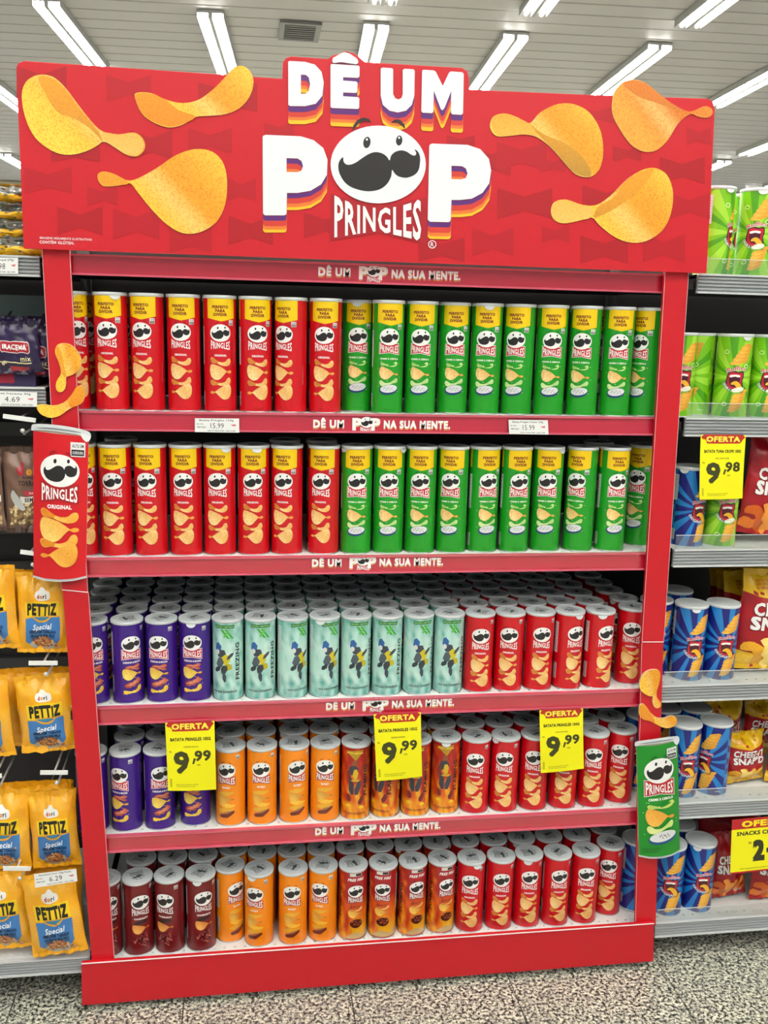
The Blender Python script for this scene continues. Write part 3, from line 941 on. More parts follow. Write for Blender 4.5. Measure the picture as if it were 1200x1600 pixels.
def shelf(label, x0, x1, z, red, lip=0.001, rail_h=0.041, y1=0.470, rx=None):
    t = thing('shelf', label, 'shelf', (0, 0, 0))
    perforated_deck(x0 + .002, x1 - .002, z, y1).build('deck', MT['deck'], t)
    MB().box(x0 + .002, x1 - .002, 0.004, y1, z - .030, z - .010).build('underside', MT['under'], t)
    rr = rail(*(rx or (x0, x1)), z + lip - rail_h, z + lip, red, t)
    return t, rr


def slogan(rr, px0, px1, py0, py1):
    """white slogan with yellow drop letters and the small emblem on a red rail"""
    a, b_ = at(px0, py0, -.004), at(px1, py1, -.004)
    w = b_.x - a.x; zc = (a.z + b_.z) / 2; xc = (a.x + b_.x) / 2
    A = Art(); h = .0205
    segs = [('DÊ UM', -.50, -.282, h * .78), ('P', -.215, -.155, h * 1.2), ('P', -.075, -.020, h * 1.2), ('NA SUA MENTE.', .012, .50, h * .78)]
    for s_, l, r, hh in segs:
        cc = xc + w * (l + r) / 2; ww = w * (r - l)
        A.text(s_, cc, zc - .0030, hh, '#E8B23A', 1, w=ww, bold=.035, sp=1.1)
        A.text(s_, cc, zc - .0016, hh, '#8A2348', 2, w=ww, bold=.035, sp=1.1)
        A.text(s_, cc, zc, hh, '#F3F1EF', 3, w=ww, bold=.05, sp=1.15)
    emblem(A, xc - w * .115, zc + .004, w * .098, 4, brow='#2A2525')
    A.build('slogan_lettering', flat_map(0.00010, -.0032), MT['paper_ink'], rr)


XL, XR = -0.055, 1.356
zs = [Z_TOP] + DK
names = ['shelf under the header board with red front rail', 'upper shelf of tall red and green cans', 'second shelf of tall red and green cans',
         'middle shelf of purple, teal and red cans', 'fourth shelf holding orange and flame cans behind yellow price cards', 'bottom shelf with maroon, orange and red cans']
bounds = [(-.052, 1.352), (-.052, 1.352), (-.052, 1.352), (-.040, 1.352), (-.028, 1.372), (-.012, 1.392)]
RX = [(-.02, 1.292), (-.02, 1.300), (-.014, 1.306), (-.002, 1.322), (.008, 1.350), (.01, 1.372)]
SH = []
for i, z in enumerate(zs):
    red = i < 5
    t, rr = shelf(names[i], bounds[i][0], bounds[i][1], z, red, lip=(.001 if i < 5 else -.0005), rail_h=.0415, rx=RX[i])
    SH.append((t, rr))
SL = [(498, 719, 424, 431), (490, 703, 661, 665), (488, 692, 878, 879), (510, 709, 1103, 1098), (493, 688, 1299, 1290)]
for i, (a, b_, c, d) in enumerate(SL): slogan(SH[i][1], a, b_, c, d)

# right-hand module
rx0 = [1.3555, 1.3555, 1.3555, 1.3555, 1.3755, 1.3955]
rn = ['grey-railed shelf right of the header holding green ridged-crisp cans', 'grey-railed shelf, right module, second from top, green cans above price card', 'grey-railed shelf on the right with blue and green cans',
      'grey-railed shelf on the right with blue cans beside yellow bags', 'grey-railed shelf on the right, fifth from top, above the OFERTA card', 'lowest grey-railed shelf on the right above the granite floor']
rz_ = [1.733, 1.411, 1.099, 0.757, 0.441, 0.106]
for i, z in enumerate(rz_):
    t, rr = shelf(rn[i], rx0[i], 2.35, z, False, rail_h=.043)
    MB().box(rx0[i] + .004, 2.35, -.002, .0, z + .001, z + .034).build('clear_riser', MT['acrylic'], t)
    MB().box(rx0[i] + .004, 2.35, -.0022, .0, z + .034, z + .0352).build('riser_edge', MT['grey_lip'], t)

# left-hand module
t, _ = shelf('grey-railed shelf left of the header under stacked yellow packs', -1.1, -.0575, 1.722, False)
t, _ = shelf('grey-railed shelf on the left holding purple nut-mix boxes', -1.1, -.0575, 1.459, False)
t, _ = shelf('lowest grey-railed shelf on the left under the peanut bags', -1.1, -.0175, 0.123, False)
for z in (1.30, 1.04, 0.93, 0.66):
    MB().box(-1.1, -.06, 0.478, 0.499, z, z + .035).build('cross_bar', MT['bracket'], gon)

# ------------------------------------------------------------------ the red display frame
dis = thing('promotional_display', 'red promotional display frame around the shelves with header board', 'display')
Yb = -.022


def world_poly(pts, Y): return [tuple(at(x, y, Y)) for x, y in pts]


def slab(name, pts, Y, thick, material, parent, edge=True):
    P = [(p[0], p[2]) for p in world_poly(pts, Y)]
    return MB().prism(P, lambda p, d: (p[0], Y + d, p[1]), thick).build(name, material, parent, 0.0008 if edge else 0)


post_px = {'pl0': [(65.6, 385), (108.5, 387), (136.8, 925.3), (96.3, 921)],
           'pl1': [(97.8, 922.5), (138, 926.5), (178.8, 1506), (143.8, 1508)],
           'pr0': [(1040, 418), (1076.3, 420), (1037.0, 1002.5), (1003.3, 1002.5)],
           'pr1': [(1003.0, 1003.8), (1036.6, 1003.8), (1024.7, 1446), (993.2, 1446)]}
for k_, P in post_px.items():
    slab('post_panel', P, Yb, .012, MT['red_board'], dis)
for a, b_ in (((97, 921.6), (137.5, 925.6)), ((1003.2, 1003.1), (1037, 1003.1))):
    p, q = at(*a, Yb - .001), at(*b_, Yb - .001)
    MB().tube(p, q, .0012, 6).build('panel_seam', MT['white_edge'], dis)
for a, b_ in (((108.7, 388), (137, 925)), ((138.2, 927), (179, 1505)), ((1039.8, 420), (1003.1, 1002)), ((1002.8, 1005), (993, 1445)), ((65.4, 386), (96.1, 921)), ((1076.5, 421), (1037.2, 1002))):
    MB().tube(at(*a, Yb - .0002), at(*b_, Yb - .0002), .0005, 5).build('pale_board_edge', MT['white_edge'], dis)
slab('skirting_board', [(127, 1506), (1022, 1443), (1021, 1502), (128, 1571)], -.034, .012, MT['red_board'], dis)
p, q = at(127, 1506, -.036), at(1022, 1443, -.036)
MB().tube(p, q, .0016, 6).build('skirting_edge', MT['white_edge'], dis)
for px in (157, 975):
    p = at(px, 1540, 0.0)
    MB().tube((p.x - .010, .010, .021), (p.x + .010, .010, .021), .020, 20).box(p.x - .004, p.x + .004, -.006, .02, .035, .06).build('caster', MT['caster'], dis)

# header board
HY = -.036
hpts = [(37, 388), (31, 240), (25, 108), (28, 99), (37, 95), (240, 109), (441, 123), (442, 98), (446, 91), (455, 88), (512, 92), (519, 87), (541, 80), (553, 83), (566, 93), (570, 97),
        (722, 106), (730, 111), (733, 122), (733, 140), (920, 148), (1106, 154), (1114, 159), (1117, 170), (1111, 300), (1104, 427)]
hb = slab('header_board', hpts, HY, .012, MT['red_board'], dis)
tag(hb, None, None)


def W(P, Y=HY):
    out = []
    for x, y in P:
        p = at(x, y, Y); out.append((p.x, p.z))
    return out


A = Art()
bt = [(65, 128, 78, 50, 1), (201, 138, 70, 42, 0), (356, 152, 92, 46, 1), (75, 282, 74, 42, 0), (236, 226, 66, 46, 1), (328, 220, 68, 40, 0), (160, 306, 48, 30, 0), (213, 350, 72, 48, 0), (125, 345, 70, 44, 1), (378, 296, 44, 36, 0),
      (392, 360, 70, 46, 1), (298, 385, 66, 44, 0), (436, 205, 46, 28, 0), (118, 240, 76, 26, 1), (508, 352, 66, 40, 1), (768, 252, 60, 46, 1), (720, 222, 44, 22, 1), (815, 244, 78, 44, 0), (864, 258, 40, 24, 0),
      (820, 318, 86, 48, 1), (770, 378, 64, 44, 0), (868, 366, 42, 26, 0), (944, 390, 74, 44, 1), (1037, 388, 66, 44, 0), (948, 312, 76, 46, 1), (1092, 213, 38, 28, 0), (1066, 266, 70, 42, 1), (1076, 322, 66, 42, 0), (980, 240, 44, 24, 1), (930, 180, 60, 26, 0), (690, 390, 72, 38, 1)]
for (x, y, w, h, s_) in bt:
    w /= 2; h /= 2; y = min(y, 386 + .0366 * (x - 37) - h)
    P = [(x - w, y - h), (x, y - h * .45), (x + w, y - h), (x + w, y + h), (x, y + h * .5), (x - w, y + h)]
    A.poly(W(P), '#AA0B1A' if s_ else '#B20D1D', 1)
A.text('IMAGENS MERAMENTE ILUSTRATIVAS', *W([(103, 373)])[0], .0042, '#F1DADA', 2, w=W([(144, 373)])[0][0] - W([(63, 373)])[0][0], bold=.02)
A.text('CONTÉM GLÚTEN.', *W([(89, 379)])[0], .0052, '#F1DADA', 2, w=W([(116, 379)])[0][0] - W([(62, 379)])[0][0], bold=.03)
A.build('bow_tie_pattern', flat_map(.0002, HY - .0003), MT['board_ink'], hb)

# big lettering: outlines measured from the photograph, on the board's plane
def c6(P): return [(390 + x / 3, 160 + y / 3) for x, y in P]
def c7(P): return [(430 + x / 3.871, 70 + y / 3.871) for x, y in P]
P1 = (c6([(61, 165), (64, 157), (75, 153), (240, 160), (300, 178), (345, 215), (365, 270), (362, 340), (335, 385), (285, 415), (225, 425), (175, 425), (173, 518), (170, 527), (160, 530), (72, 530), (63, 521)]),
      c6([(173, 262), (225, 264), (243, 276), (250, 300), (243, 320), (225, 328), (173, 327)]))
P2 = (c6([(841, 207), (845, 198), (855, 194), (1020, 200), (1080, 220), (1120, 265), (1131, 320), (1122, 380), (1090, 425), (1040, 452), (985, 458), (945, 458), (942, 548), (939, 558), (930, 562), (845, 560), (834, 550)]),
      c6([(945, 298), (995, 300), (1013, 311), (1020, 335), (1012, 355), (990, 362), (945, 360)]))
D_ = (c7([(78, 108), (82, 101), (90, 100), (180, 105), (240, 122), (280, 165), (293, 230), (285, 310), (245, 358), (180, 373), (90, 372), (79, 364)]),
      c7([(155, 182), (185, 184), (203, 200), (210, 240), (203, 280), (185, 297), (155, 298)]))
E_ = (c7([(334, 127), (338, 119), (346, 118), (502, 128), (510, 135), (509, 192), (500, 202), (410, 198), (410, 218), (490, 224), (497, 232), (496, 285), (488, 293), (410, 290), (410, 313), (500, 318), (508, 326), (507, 382), (500, 390), (343, 384), (334, 377)]), None)
CIR = (c7([(345, 100), (348, 82), (395, 54), (420, 47), (450, 55), (495, 86), (502, 102), (499, 115), (488, 120), (440, 113), (410, 108), (390, 107), (360, 112), (348, 110)]), None)
U_ = (c7([(637, 150), (641, 142), (650, 140), (705, 143), (712, 152), (712, 300), (725, 325), (745, 332), (763, 323), (770, 300), (770, 155), (780, 147), (835, 150), (843, 160), (840, 310), (825, 365), (790, 400), (740, 411), (690, 400), (650, 365), (637, 310)]), None)
M_ = (c7([(887, 162), (891, 154), (900, 153), (958, 157), (970, 165), (1012, 250), (1050, 170), (1062, 163), (1130, 168), (1139, 178), (1134, 415), (1125, 425), (1070, 422), (1061, 412), (1063, 282), (1022, 385), (1010, 398), (1000, 390), (958, 280), (955, 408), (945, 415), (890, 412), (882, 402)]), None)
for glyph, sh in ((D_, (9.3, 17, 22, 28)), (E_, (9.3, 17, 22, 28)), (U_, (9.3, 17, 22, 28)), (M_, (9.3, 17, 22, 28)), (P1, (8.3, 16.7, 22.3, 26.7)), (P2, (8.3, 16.7, 22.3, 26.7))):
    out_, hole = glyph
    A = Art()
    for k, (d, c) in enumerate(((sh[3], '#F5B921'), (sh[2], '#E2762E'), (sh[1], '#CE3A2E'), (sh[0], '#5A2374'), (1.3, '#6E1A3A'))):
        sl = [(x, y + d) for x, y in out_]
        # sweep: also the shape at the previous shift so that the stripe has no gap
        A.poly(W(sl), c, 3 + k, holes=([W([(x, y + d) for x, y in hole])] if hole else ()))
    A.poly(W(out_), '#E4E9EC', 8, holes=([W(hole)] if hole else ()))
    if glyph is E_:
        A.poly(W([(x, y + 2) for x, y in CIR[0]]), '#5C1B34', 7); A.poly(W(CIR[0]), '#E4E9EC', 8)
    A.build('headline_letter', flat_map(.0002, HY - .001), MT['board_ink'], hb)
A = Art()
# emblem on the header
k = 1.0
def E6(P): return W(c6(P))
A.poly(E6([(380, 428), (602, 486), (828, 448), (836, 668), (602, 612), (378, 650)]), '#A81220', 1)
A.poly(E6(BROW_L), '#2A2422', 9); A.poly(E6(BROW_R), '#2A2422', 9)
A.poly(E6(ell(602, 292, 223, 182, 48)), '#E4E9EC', 9)
A.poly(E6(smooth(MOUST, 4)), '#252221', 10)
A.poly(E6(ell(549, 189, 17, 27, 18, rot=.15)), '#252221', 10); A.poly(E6(ell(700, 180, 15, 24, 18, rot=.1)), '#252221', 10)
A.poly(E6(ell(549, 175, 5, 6, 8)), '#E4E9EC', 11); A.poly(E6(ell(700, 167, 5, 6, 8)), '#E4E9EC', 11)
def wH(x, t):
    X = 600 + x * 203
    top = 497 - 50 * abs(x) ** 2 + 8 * x; bot = 600 + 34 * abs(x) + 8 * x
    return W(c6([(X, bot + (top - bot) * t)]))[0]
tris, tw = glyph_tris('PRINGLES', .028, 1.12)
A._put([[wH(x / tw * 2 - 1, y / CAP) for x, y in t_] for t_ in tris], '#E9EAEA', 9, 0)
A.poly(W(ell(675, 382, 6.4, 6.4, 18)), '#E9EAEA', 9, holes=[W(ell(675, 382, 5.2, 5.2, 18))])
A.text('R', *W([(675, 382)])[0], .0085, '#E9EAEA', 9, bold=.01)
A.build('header_emblem', flat_map(.0002, HY - .001), MT['board_ink'], hb)


def crisp_cut(name, pts, folds, Y, parent, thick=.004, scale=1.0, light='#FCD048', dark='#EBA022', axis=(1, .6), gr=.75):
    """a printed card crisp with its own outline"""
    P = W(smooth(pts, 4), Y)
    o = MB().prism(P, lambda p, d: (p[0], Y + .0004 + d, p[1]), thick).build(name, MT['cardboard_side'], parent)
    A = Art()
    xs = [p[0] for p in P]; zs2 = [p[1] for p in P]
    cx, cz = (min(xs) + max(xs)) / 2, (min(zs2) + max(zs2)) / 2; sx, sz = (max(xs) - min(xs)) / 2, (max(zs2) - min(zs2)) / 2
    la, da = lin(light), lin(dark); pale = lin('#FFEB9A')
    def col(x, z):
        u, v = (x - cx) / sx, (z - cz) / sz
        t = .5 + .5 * sin(2.3 * (u * axis[0] + v * axis[1]) + .5)
        return mixc(mixc(la, da, t), pale, max(0, .35 - abs(u + v * .6)) * 1.2)
    A.poly(P, col, 1, gr)
    for f_, c_ in folds:
        A.poly(W(smooth(f_, 3), Y), (lambda c_=c_: (lambda x, z: mixc(lin(c_), da, .5 + .5 * (z - cz) / sz)))(), 2, gr * .6)
    A.build('crisp_print', flat_map(.0003, Y), MT['board_ink'], o, grid(min(xs), max(xs), .012), grid(min(zs2), max(zs2), .012))
    return o


def h1(P): return [(x / 2, y / 2) for x, y in P]
def h2(P): return [(600 + x / 2, y / 2) for x, y in P]
CY = HY - .002
crisp_cut('printed_crisp', h1([(68, 300), (82, 255), (120, 234), (165, 240), (205, 275), (250, 335), (295, 390), (325, 412), (370, 420), (420, 414), (448, 435), (452, 465), (430, 488), (395, 484), (360, 462), (325, 443), (300, 458), (260, 476), (210, 484), (160, 470), (110, 430), (80, 370)]),
          [(h1([(120, 240), (165, 245), (205, 280), (250, 340), (300, 400), (320, 440), (280, 400), (230, 370), (180, 350), (140, 290)]), '#C98A2C'), (h1([(325, 415), (370, 420), (420, 416), (446, 438), (448, 465), (428, 485), (395, 482), (360, 460), (328, 440)]), '#EDBE62')], CY, hb)
crisp_cut('printed_crisp', h1([(421, 300), (435, 289), (475, 292), (520, 312), (570, 322), (620, 312), (665, 280), (700, 245), (730, 212), (760, 206), (785, 228), (792, 262), (778, 305), (745, 340), (700, 358), (650, 362), (610, 366), (570, 390), (525, 398), (475, 380), (440, 350)]),
          [(h1([(422, 302), (435, 291), (475, 294), (520, 314), (560, 345), (612, 364), (570, 388), (525, 396), (475, 378), (440, 348)]), '#E58A1C')], CY, hb)
crisp_cut('printed_crisp', h1([(306, 545), (325, 536), (360, 545), (395, 563), (430, 558), (490, 525), (550, 485), (610, 466), (665, 475), (700, 515), (710, 580), (700, 650), (670, 700), (620, 727), (570, 728), (520, 700), (470, 650), (430, 600), (405, 572), (370, 580), (325, 582), (308, 565)]),
          [(h1([(306, 546), (325, 537), (360, 546), (395, 564), (400, 575), (370, 579), (325, 581), (309, 565)]), '#E3952E')], CY, hb)
crisp_cut('printed_crisp', h2([(332, 385), (345, 362), (380, 355), (420, 368), (455, 385), (490, 350), (540, 326), (590, 325), (640, 350), (675, 405), (685, 470), (675, 525), (645, 553), (600, 545), (560, 505), (520, 460), (480, 430), (440, 420), (400, 424), (355, 426), (335, 408)]),
          [(h2([(456, 388), (500, 420), (560, 445), (610, 480), (640, 520), (645, 550), (600, 543), (560, 503), (520, 458), (470, 410)]), '#B88A30'), (h2([(334, 388), (346, 364), (380, 357), (420, 370), (455, 388), (480, 425), (440, 418), (400, 422), (356, 424)]), '#F2C660')], CY, hb)
crisp_cut('printed_crisp', h2([(713, 320), (722, 285), (745, 258), (780, 249), (815, 258), (850, 285), (895, 320), (945, 347), (970, 345), (1000, 332), (1022, 338), (1027, 355), (1010, 368), (980, 364), (958, 356), (920, 385), (885, 440), (850, 470), (810, 473), (770, 450), (735, 400), (715, 360)]),
          [(h2([(745, 260), (780, 251), (815, 260), (850, 287), (895, 322), (940, 348), (890, 335), (840, 318), (790, 300)]), '#C97A38')], CY, hb, light='#F0A63C', dark='#D97D22')
crisp_cut('printed_crisp', h2([(522, 655), (535, 630), (570, 624), (620, 640), (665, 640), (710, 610), (760, 560), (810, 530), (850, 526), (885, 548), (903, 600), (897, 665), (870, 720), (820, 753), (770, 758), (720, 740), (675, 705), (650, 680), (610, 690), (560, 698), (530, 685)]),
          [(h2([(655, 680), (670, 645), (720, 615), (760, 565), (810, 535), (845, 530), (800, 590), (740, 640), (690, 668)]), '#C58A2A'), (h2([(524, 656), (536, 632), (570, 626), (620, 642), (650, 650), (645, 680), (610, 688), (560, 696), (531, 683)]), '#F4CC6E')], CY, hb)

# card crisps on the posts
def q5(P): return [(20 + x / 5.333, 380 + y / 5.333) for x, y in P]
def q6(P): return [(940 + x / 5.333, 960 + y / 5.333) for x, y in P]
PY = Yb - .004
crisp_cut('card_crisp', q5([(355, 880), (375, 845), (420, 832), (480, 845), (530, 890), (565, 950), (570, 1010), (545, 1060), (500, 1095), (445, 1118), (443, 1160), (435, 1210), (405, 1240), (370, 1230), (358, 1190), (370, 1140), (400, 1090), (395, 1030), (370, 960), (355, 920)]),
          [(q5([(358, 885), (380, 860), (410, 930), (425, 1010), (445, 1115), (405, 1085), (396, 1030), (372, 960)]), '#E0A030')], PY, dis)
crisp_cut('card_crisp', q5([(202, 1370), (215, 1345), (260, 1343), (320, 1352), (380, 1345), (440, 1315), (490, 1260), (530, 1200), (565, 1188), (592, 1215), (598, 1270), (585, 1320), (545, 1350), (495, 1370), (450, 1395), (395, 1435), (320, 1455), (250, 1435), (212, 1400)]),
          [(q5([(492, 1262), (530, 1202), (565, 1190), (590, 1216), (596, 1270), (583, 1320), (540, 1350), (490, 1368), (470, 1340)]), '#E07F20')], PY, dis)
crisp_cut('card_crisp', q6([(318, 600), (322, 550), (350, 495), (400, 465), (450, 460), (482, 475), (488, 520), (478, 580), (460, 640), (462, 690), (490, 730), (495, 762), (465, 782), (435, 765), (425, 720), (428, 685), (395, 680), (350, 655), (325, 625)]),
          [(q6([(450, 465), (480, 478), (486, 520), (475, 580), (455, 640), (430, 684), (440, 600), (460, 530)]), '#E3A432')], PY, dis)
crisp_cut('card_crisp', q6([(312, 800), (318, 760), (345, 745), (375, 770), (410, 820), (460, 860), (520, 865), (570, 848), (610, 850), (628, 880), (615, 920), (570, 945), (510, 942), (455, 915), (405, 890), (350, 875), (320, 845)]),
          [(q6([(314, 800), (320, 762), (345, 747), (375, 772), (408, 820), (445, 900), (400, 888), (350, 873), (322, 845)]), '#E0802A')], PY, dis)


def card_can(px_quad, kind, label_name):
    """flat cut-out card of a can on the post; px_quad TL, TR, BL, BR of the card body"""
    Y = Yb - .008
    TL, TR, BL, BR = (at(*q, Y) for q in px_quad)
    Wd, Hd = 74.0, 194.0
    def mp_(u, v, z):
        s_, t_ = u / Wd + .5, v / Hd
        p = (BL * (1 - s_) + BR * s_) * (1 - t_) + (TL * (1 - s_) + TR * s_) * t_
        # the card is softly bowed like a can
        return (p.x, Y - .0002 * z - .010 * (1 - (2 * s_ - 1) ** 2), p.z), Vector((1.1 * (s_ - .5), -1, 0)).normalized()
    A = Art()
    base = '#CE0E1C' if kind == 'red' else '#148A22'
    edge = lin(base)
    A.poly([(-37, 2), (-20, -1), (0, -2), (20, -1), (37, 2), (37, 194), (-37, 194)], edge, 1)
    # metal foot and lid (printed)
    A.poly([(-38, 3), (-38, 0), (-20, -3), (0, -4), (20, -3), (38, 0), (38, 3), (20, 0), (0, -1), (-20, 0)], '#C9CDD0', 3)
    A.poly([(-37.5, 1.8), (-20, -1.2), (0, -2.2), (20, -1.2), (37.5, 1.8), (20, -.6), (0, -1.6), (-20, -.6)], '#7E8488', 4)
    A.poly(smooth([(-39.5, 194), (-39.5, 200), (-35, 203), (-18, 205), (0, 205.5), (18, 204.5), (34, 201.5), (39.5, 198), (39.8, 192.5), (36, 192.5), (20, 196), (0, 197), (-20, 197), (-35, 195)], 2), '#D5D9DB', 5)
    A.poly(smooth([(-34, 198), (-20, 200.5), (0, 201.3), (20, 200), (28, 198), (10, 198.6), (-10, 199)], 2), '#7E868A', 6)
    A.poly(smooth([(27, 197.5), (39, 195), (39, 190), (35, 186.5), (30, 190)], 2), '#E3E6E8', 7)
    warning(A, 14, 166, 1.75, 6)
    oy = 146 if kind == 'red' else 150
    emblem(A, 0, oy, 53, 8, bow=('#A8101C' if kind == 'red' else '#B81C26'), border=(None if kind == 'red' else '#C8C8BE'), brow=('#8E0A14' if kind == 'red' else '#0C5212'), n=3)
    if kind == 'red':
        A.text('ORIGINAL', 0, 98, 5, '#F4E9E9', 8, w=33, bold=.045)
        crisp(A, 'boat', 0, 86, 26, 9, -.05, 8, '#FBD068', '#EDA02C', '#E08A20', 4); crisp(A, 'twist', 0, 66, 27, 16, 0, 10, '#FCD878', '#EDA432', n=4)
        crisp(A, 'boat', 0, 50, 26, 10, .2, 12, '#FBD068', '#EDA02C', '#E08A20', 4); crisp(A, 'twist', 0, 31, -26, 15, .02, 14, '#F8C252', '#E0942A', n=4)
    else:
        A.text('CREME E CEBOLA', 2, 101, 4, '#F0F6E8', 8, w=44, bold=.045)
        crisp(A, 'boat', 2, 89, 24, 6.5, .15, 8, '#DDE88C', '#B4CC5C', '#B6CC66', 4, .1); A.poly(ell(10, 90, 11, 2, 14, rot=.3), base, 10)
        crisp(A, 'twist', 0, 68, 26, 15, -.05, 10, '#F6BE52', '#E09428', n=4)
        crisp(A, 'boat', 0, 51, -24, 9, .1, 12, '#E2EE9E', '#BCD46C', '#C4D87C', 4, .1)
        A.poly(ell(4, 33, 26, 11, 24, rot=.14), '#1A4A86', 14); A.poly(ell(4, 35.5, 24, 9, 24, rot=.14), '#DADCDC', 15)
        for i in range(8): A.poly(ell(-2 + 2.4 * i, 36 + 2.5 * sin(i * 2.3), 1.1, 1.4, 6), '#3C4A34', 16)
        for i in range(14): A.poly(ell(30 * cos(i * 2.3), 62 + 34 * sin(i * 1.7), .9, .9, 5), '#BFE6A8', 8)
        for i in range(3): A.rect(-32, 14 - i * 3, 2 - i * 4, 14.8 - i * 3, '#0A4A14', 4)
    o = A.build('card_can', mp_, MT['board_ink'], dis, grid(-42, 42, 6), ())
    # card thickness behind the print
    mb = MB(); n = 12
    top = [mp_(-37 + 74 * i / n, 200, -12)[0] for i in range(n + 1)]; bot = [mp_(-37 + 74 * i / n, 0, -12)[0] for i in range(n + 1)]
    mb.add([*top, *bot], [(i, i + 1, n + 2 + i, n + 1 + i) for i in range(n)])
    mb.build('card_back', MT['cardboard_side'], o)
    o['label'] = label_name
    return o


card_can([(52, 673), (138.5, 682), (52.5, 902), (134, 903)], 'red', 'red crisp-can cut-out on the left post')
card_can([(994.5, 1166), (1059, 1156), (998.5, 1338), (1062, 1330)], 'green', 'green crisp-can cut-out on the right post')

# ------------------------------------------------------------------ cans of the display
TR, TG = 'tall_red', 'tall_green'
ROWS = [
 # (kind, lid px, turn deg, depth offset, lid tab deg or None)
 [(TR, 108.5, 25, 0, 12), (TR, 171.4, -13, 0, 24), (TR, 228.7, -20, 0, None), (TR, 286, -9, 0, None), (TR, 343, 5, 0, None), (TR, 399, 12, 0, None), (TR, 454.7, -27, 0, None), (TR, 509.5, -2, 0, None),
  (TG, 560, 5, .045, -10), (TG, 608, 9, 0, None), (TG, 660.5, 0, .006, None), (TG, 711.7, 10, .022, None), (TG, 763, 3, .016, -8), (TG, 813.5, -10, .01, None), (TG, 865, 7, .006, None), (TG, 917.5, -8, 0, None), (TG, 969.7, 9, 0, None), (TG, 1019, -33, .004, 30)],
 [(TR, 123, 16, .0, None), (TR, 178, -9, 0, None), (TR, 234, -14, 0, None), (TR, 289.5, -8, 0, None), (TR, 343.5, -6, 0, 25), (TR, 396, 0, 0, 12), (TR, 448, -13, 0, None), (TR, 508.5, -9, 0, None),
  (TG, 559, 5, 0, -60), (TG, 609, 3, 0, 50), (TG, 659, 0, 0, None), (TG, 708.7, -7, 0, None), (TG, 759, 24, .003, None), (TG, 809, 20, 0, None), (TG, 858.7, 4, .004, 40), (TG, 911.5, -16, .003, None), (TG, 962, 24, .0, None), (TG, 1008, -21, .05, None)],
 [('purple', 142, 3, 0, None), ('purple', 198, 14, 0, None), ('purple', 253.7, -15, 0, None), ('purple', 308.3, -12, 0, -10), ('freezing', 359.5, -18, 0, None), ('freezing', 406.5, -4, 0, None), ('freezing', 456.7, 28, 0, None), ('freezing', 506.7, 25, 0, -20),
  ('freezing', 556, 10, 0, None), ('freezing', 605, -3, 0, None), ('freezing', 653.7, 14, 0, None), ('freezing', 701.5, 8, 0, None), ('red', 749, 8, 0, None), ('red', 797, 0, 0, None), ('red', 844, 14, 0, None), ('red', 891, 34, 0, 20), ('red', 938.7, 36, 0, -12), ('red', 988, 3, .028, None)],
 [('purple', 142, 0, 0, None), ('purple', 195.3, -30, 0, None), ('purple', 248, 5, 0, None), ('purple', 304, -12, .012, None), ('orange', 360, -18, .002, None), ('orange', 409, -4, 0, None), ('orange', 461, 13, 0, None), ('orange', 509.5, 0, 0, None),
  ('flaming', 558, -4, 0, None), ('flaming', 605, -30, .003, None), ('flaming', 651.5, -1, .002, None), ('flaming', 696.3, 0, .006, -12), ('red', 743, 0, 0, None), ('red', 790, 0, 0, -60), ('red', 837, 0, 0, None), ('red', 884, 6, 0, None), ('red', 930, 3, 0, None), ('red', 972.5, -3, .014, None)],
 [('maroon', 166, 10, 0, None), ('maroon', 215.7, 9, 0, None), ('maroon', 263.5, -22, 0, None), ('maroon', 312, 11, 0, -10), ('orange', 361, 28, .030, None), ('orange', 403.7, -20, .002, -30), ('orange', 458, -4, .0, None), ('orange', 505.3, -15, .004, None),
  ('flaming', 552, -105, 0, None), ('flaming', 599, -118, 0, None), ('flaming', 645.5, -96, 0, None), ('flaming', 691, -92, .003, None), ('red', 737, 0, 0, 12), ('red', 783, 10, 0, None), ('red', 826.7, 12, .003, -20), ('red', 871.7, 18, 0, None), ('red', 916, 12, .002, None), ('red', 955, 0, .045, None)]]
SHELFW = ['top shelf', 'second shelf', 'third shelf', 'fourth shelf', 'bottom shelf']
XS = []
for ri, row in enumerate(ROWS):
    z = DK[ri] + .0002
    fr = []
    for ci, (kind, px, deg, dy, tab) in enumerate(row):
        K = KIND[kind]
        y = .046 + dy
        x = x_at(px, y, z + K['H'])
        fr.append([kind, x, y, deg, tab])
    # cans do not cut into one another: keep at least one lid width
    for _ in range(6):
        for a, b_ in zip(fr[:-1], fr[1:]):
            d = math.hypot(b_[1] - a[1], b_[2] - a[2]); need = .0737
            if d < need:
                e_ = (need - d) / 2
                a[1] -= e_; b_[1] += e_
    XS.append([f[1] for f in fr])
    for ci, (kind, x, y, deg, tab) in enumerate(fr):
        base_turn = math.degrees(math.atan2(x - CAM_POS[0], y - CAM_POS[1]))   # readings of the turn were taken against the line of sight
        place_can(kind, x, y, z, deg - base_turn if False else deg + 0.0 - base_turn * 1.0, '%s, %s, front row, %s from left' % (DESC[kind], SHELFW[ri], ORD[ci]),
                  (tab if tab is not None else random.uniform(100, 260)))

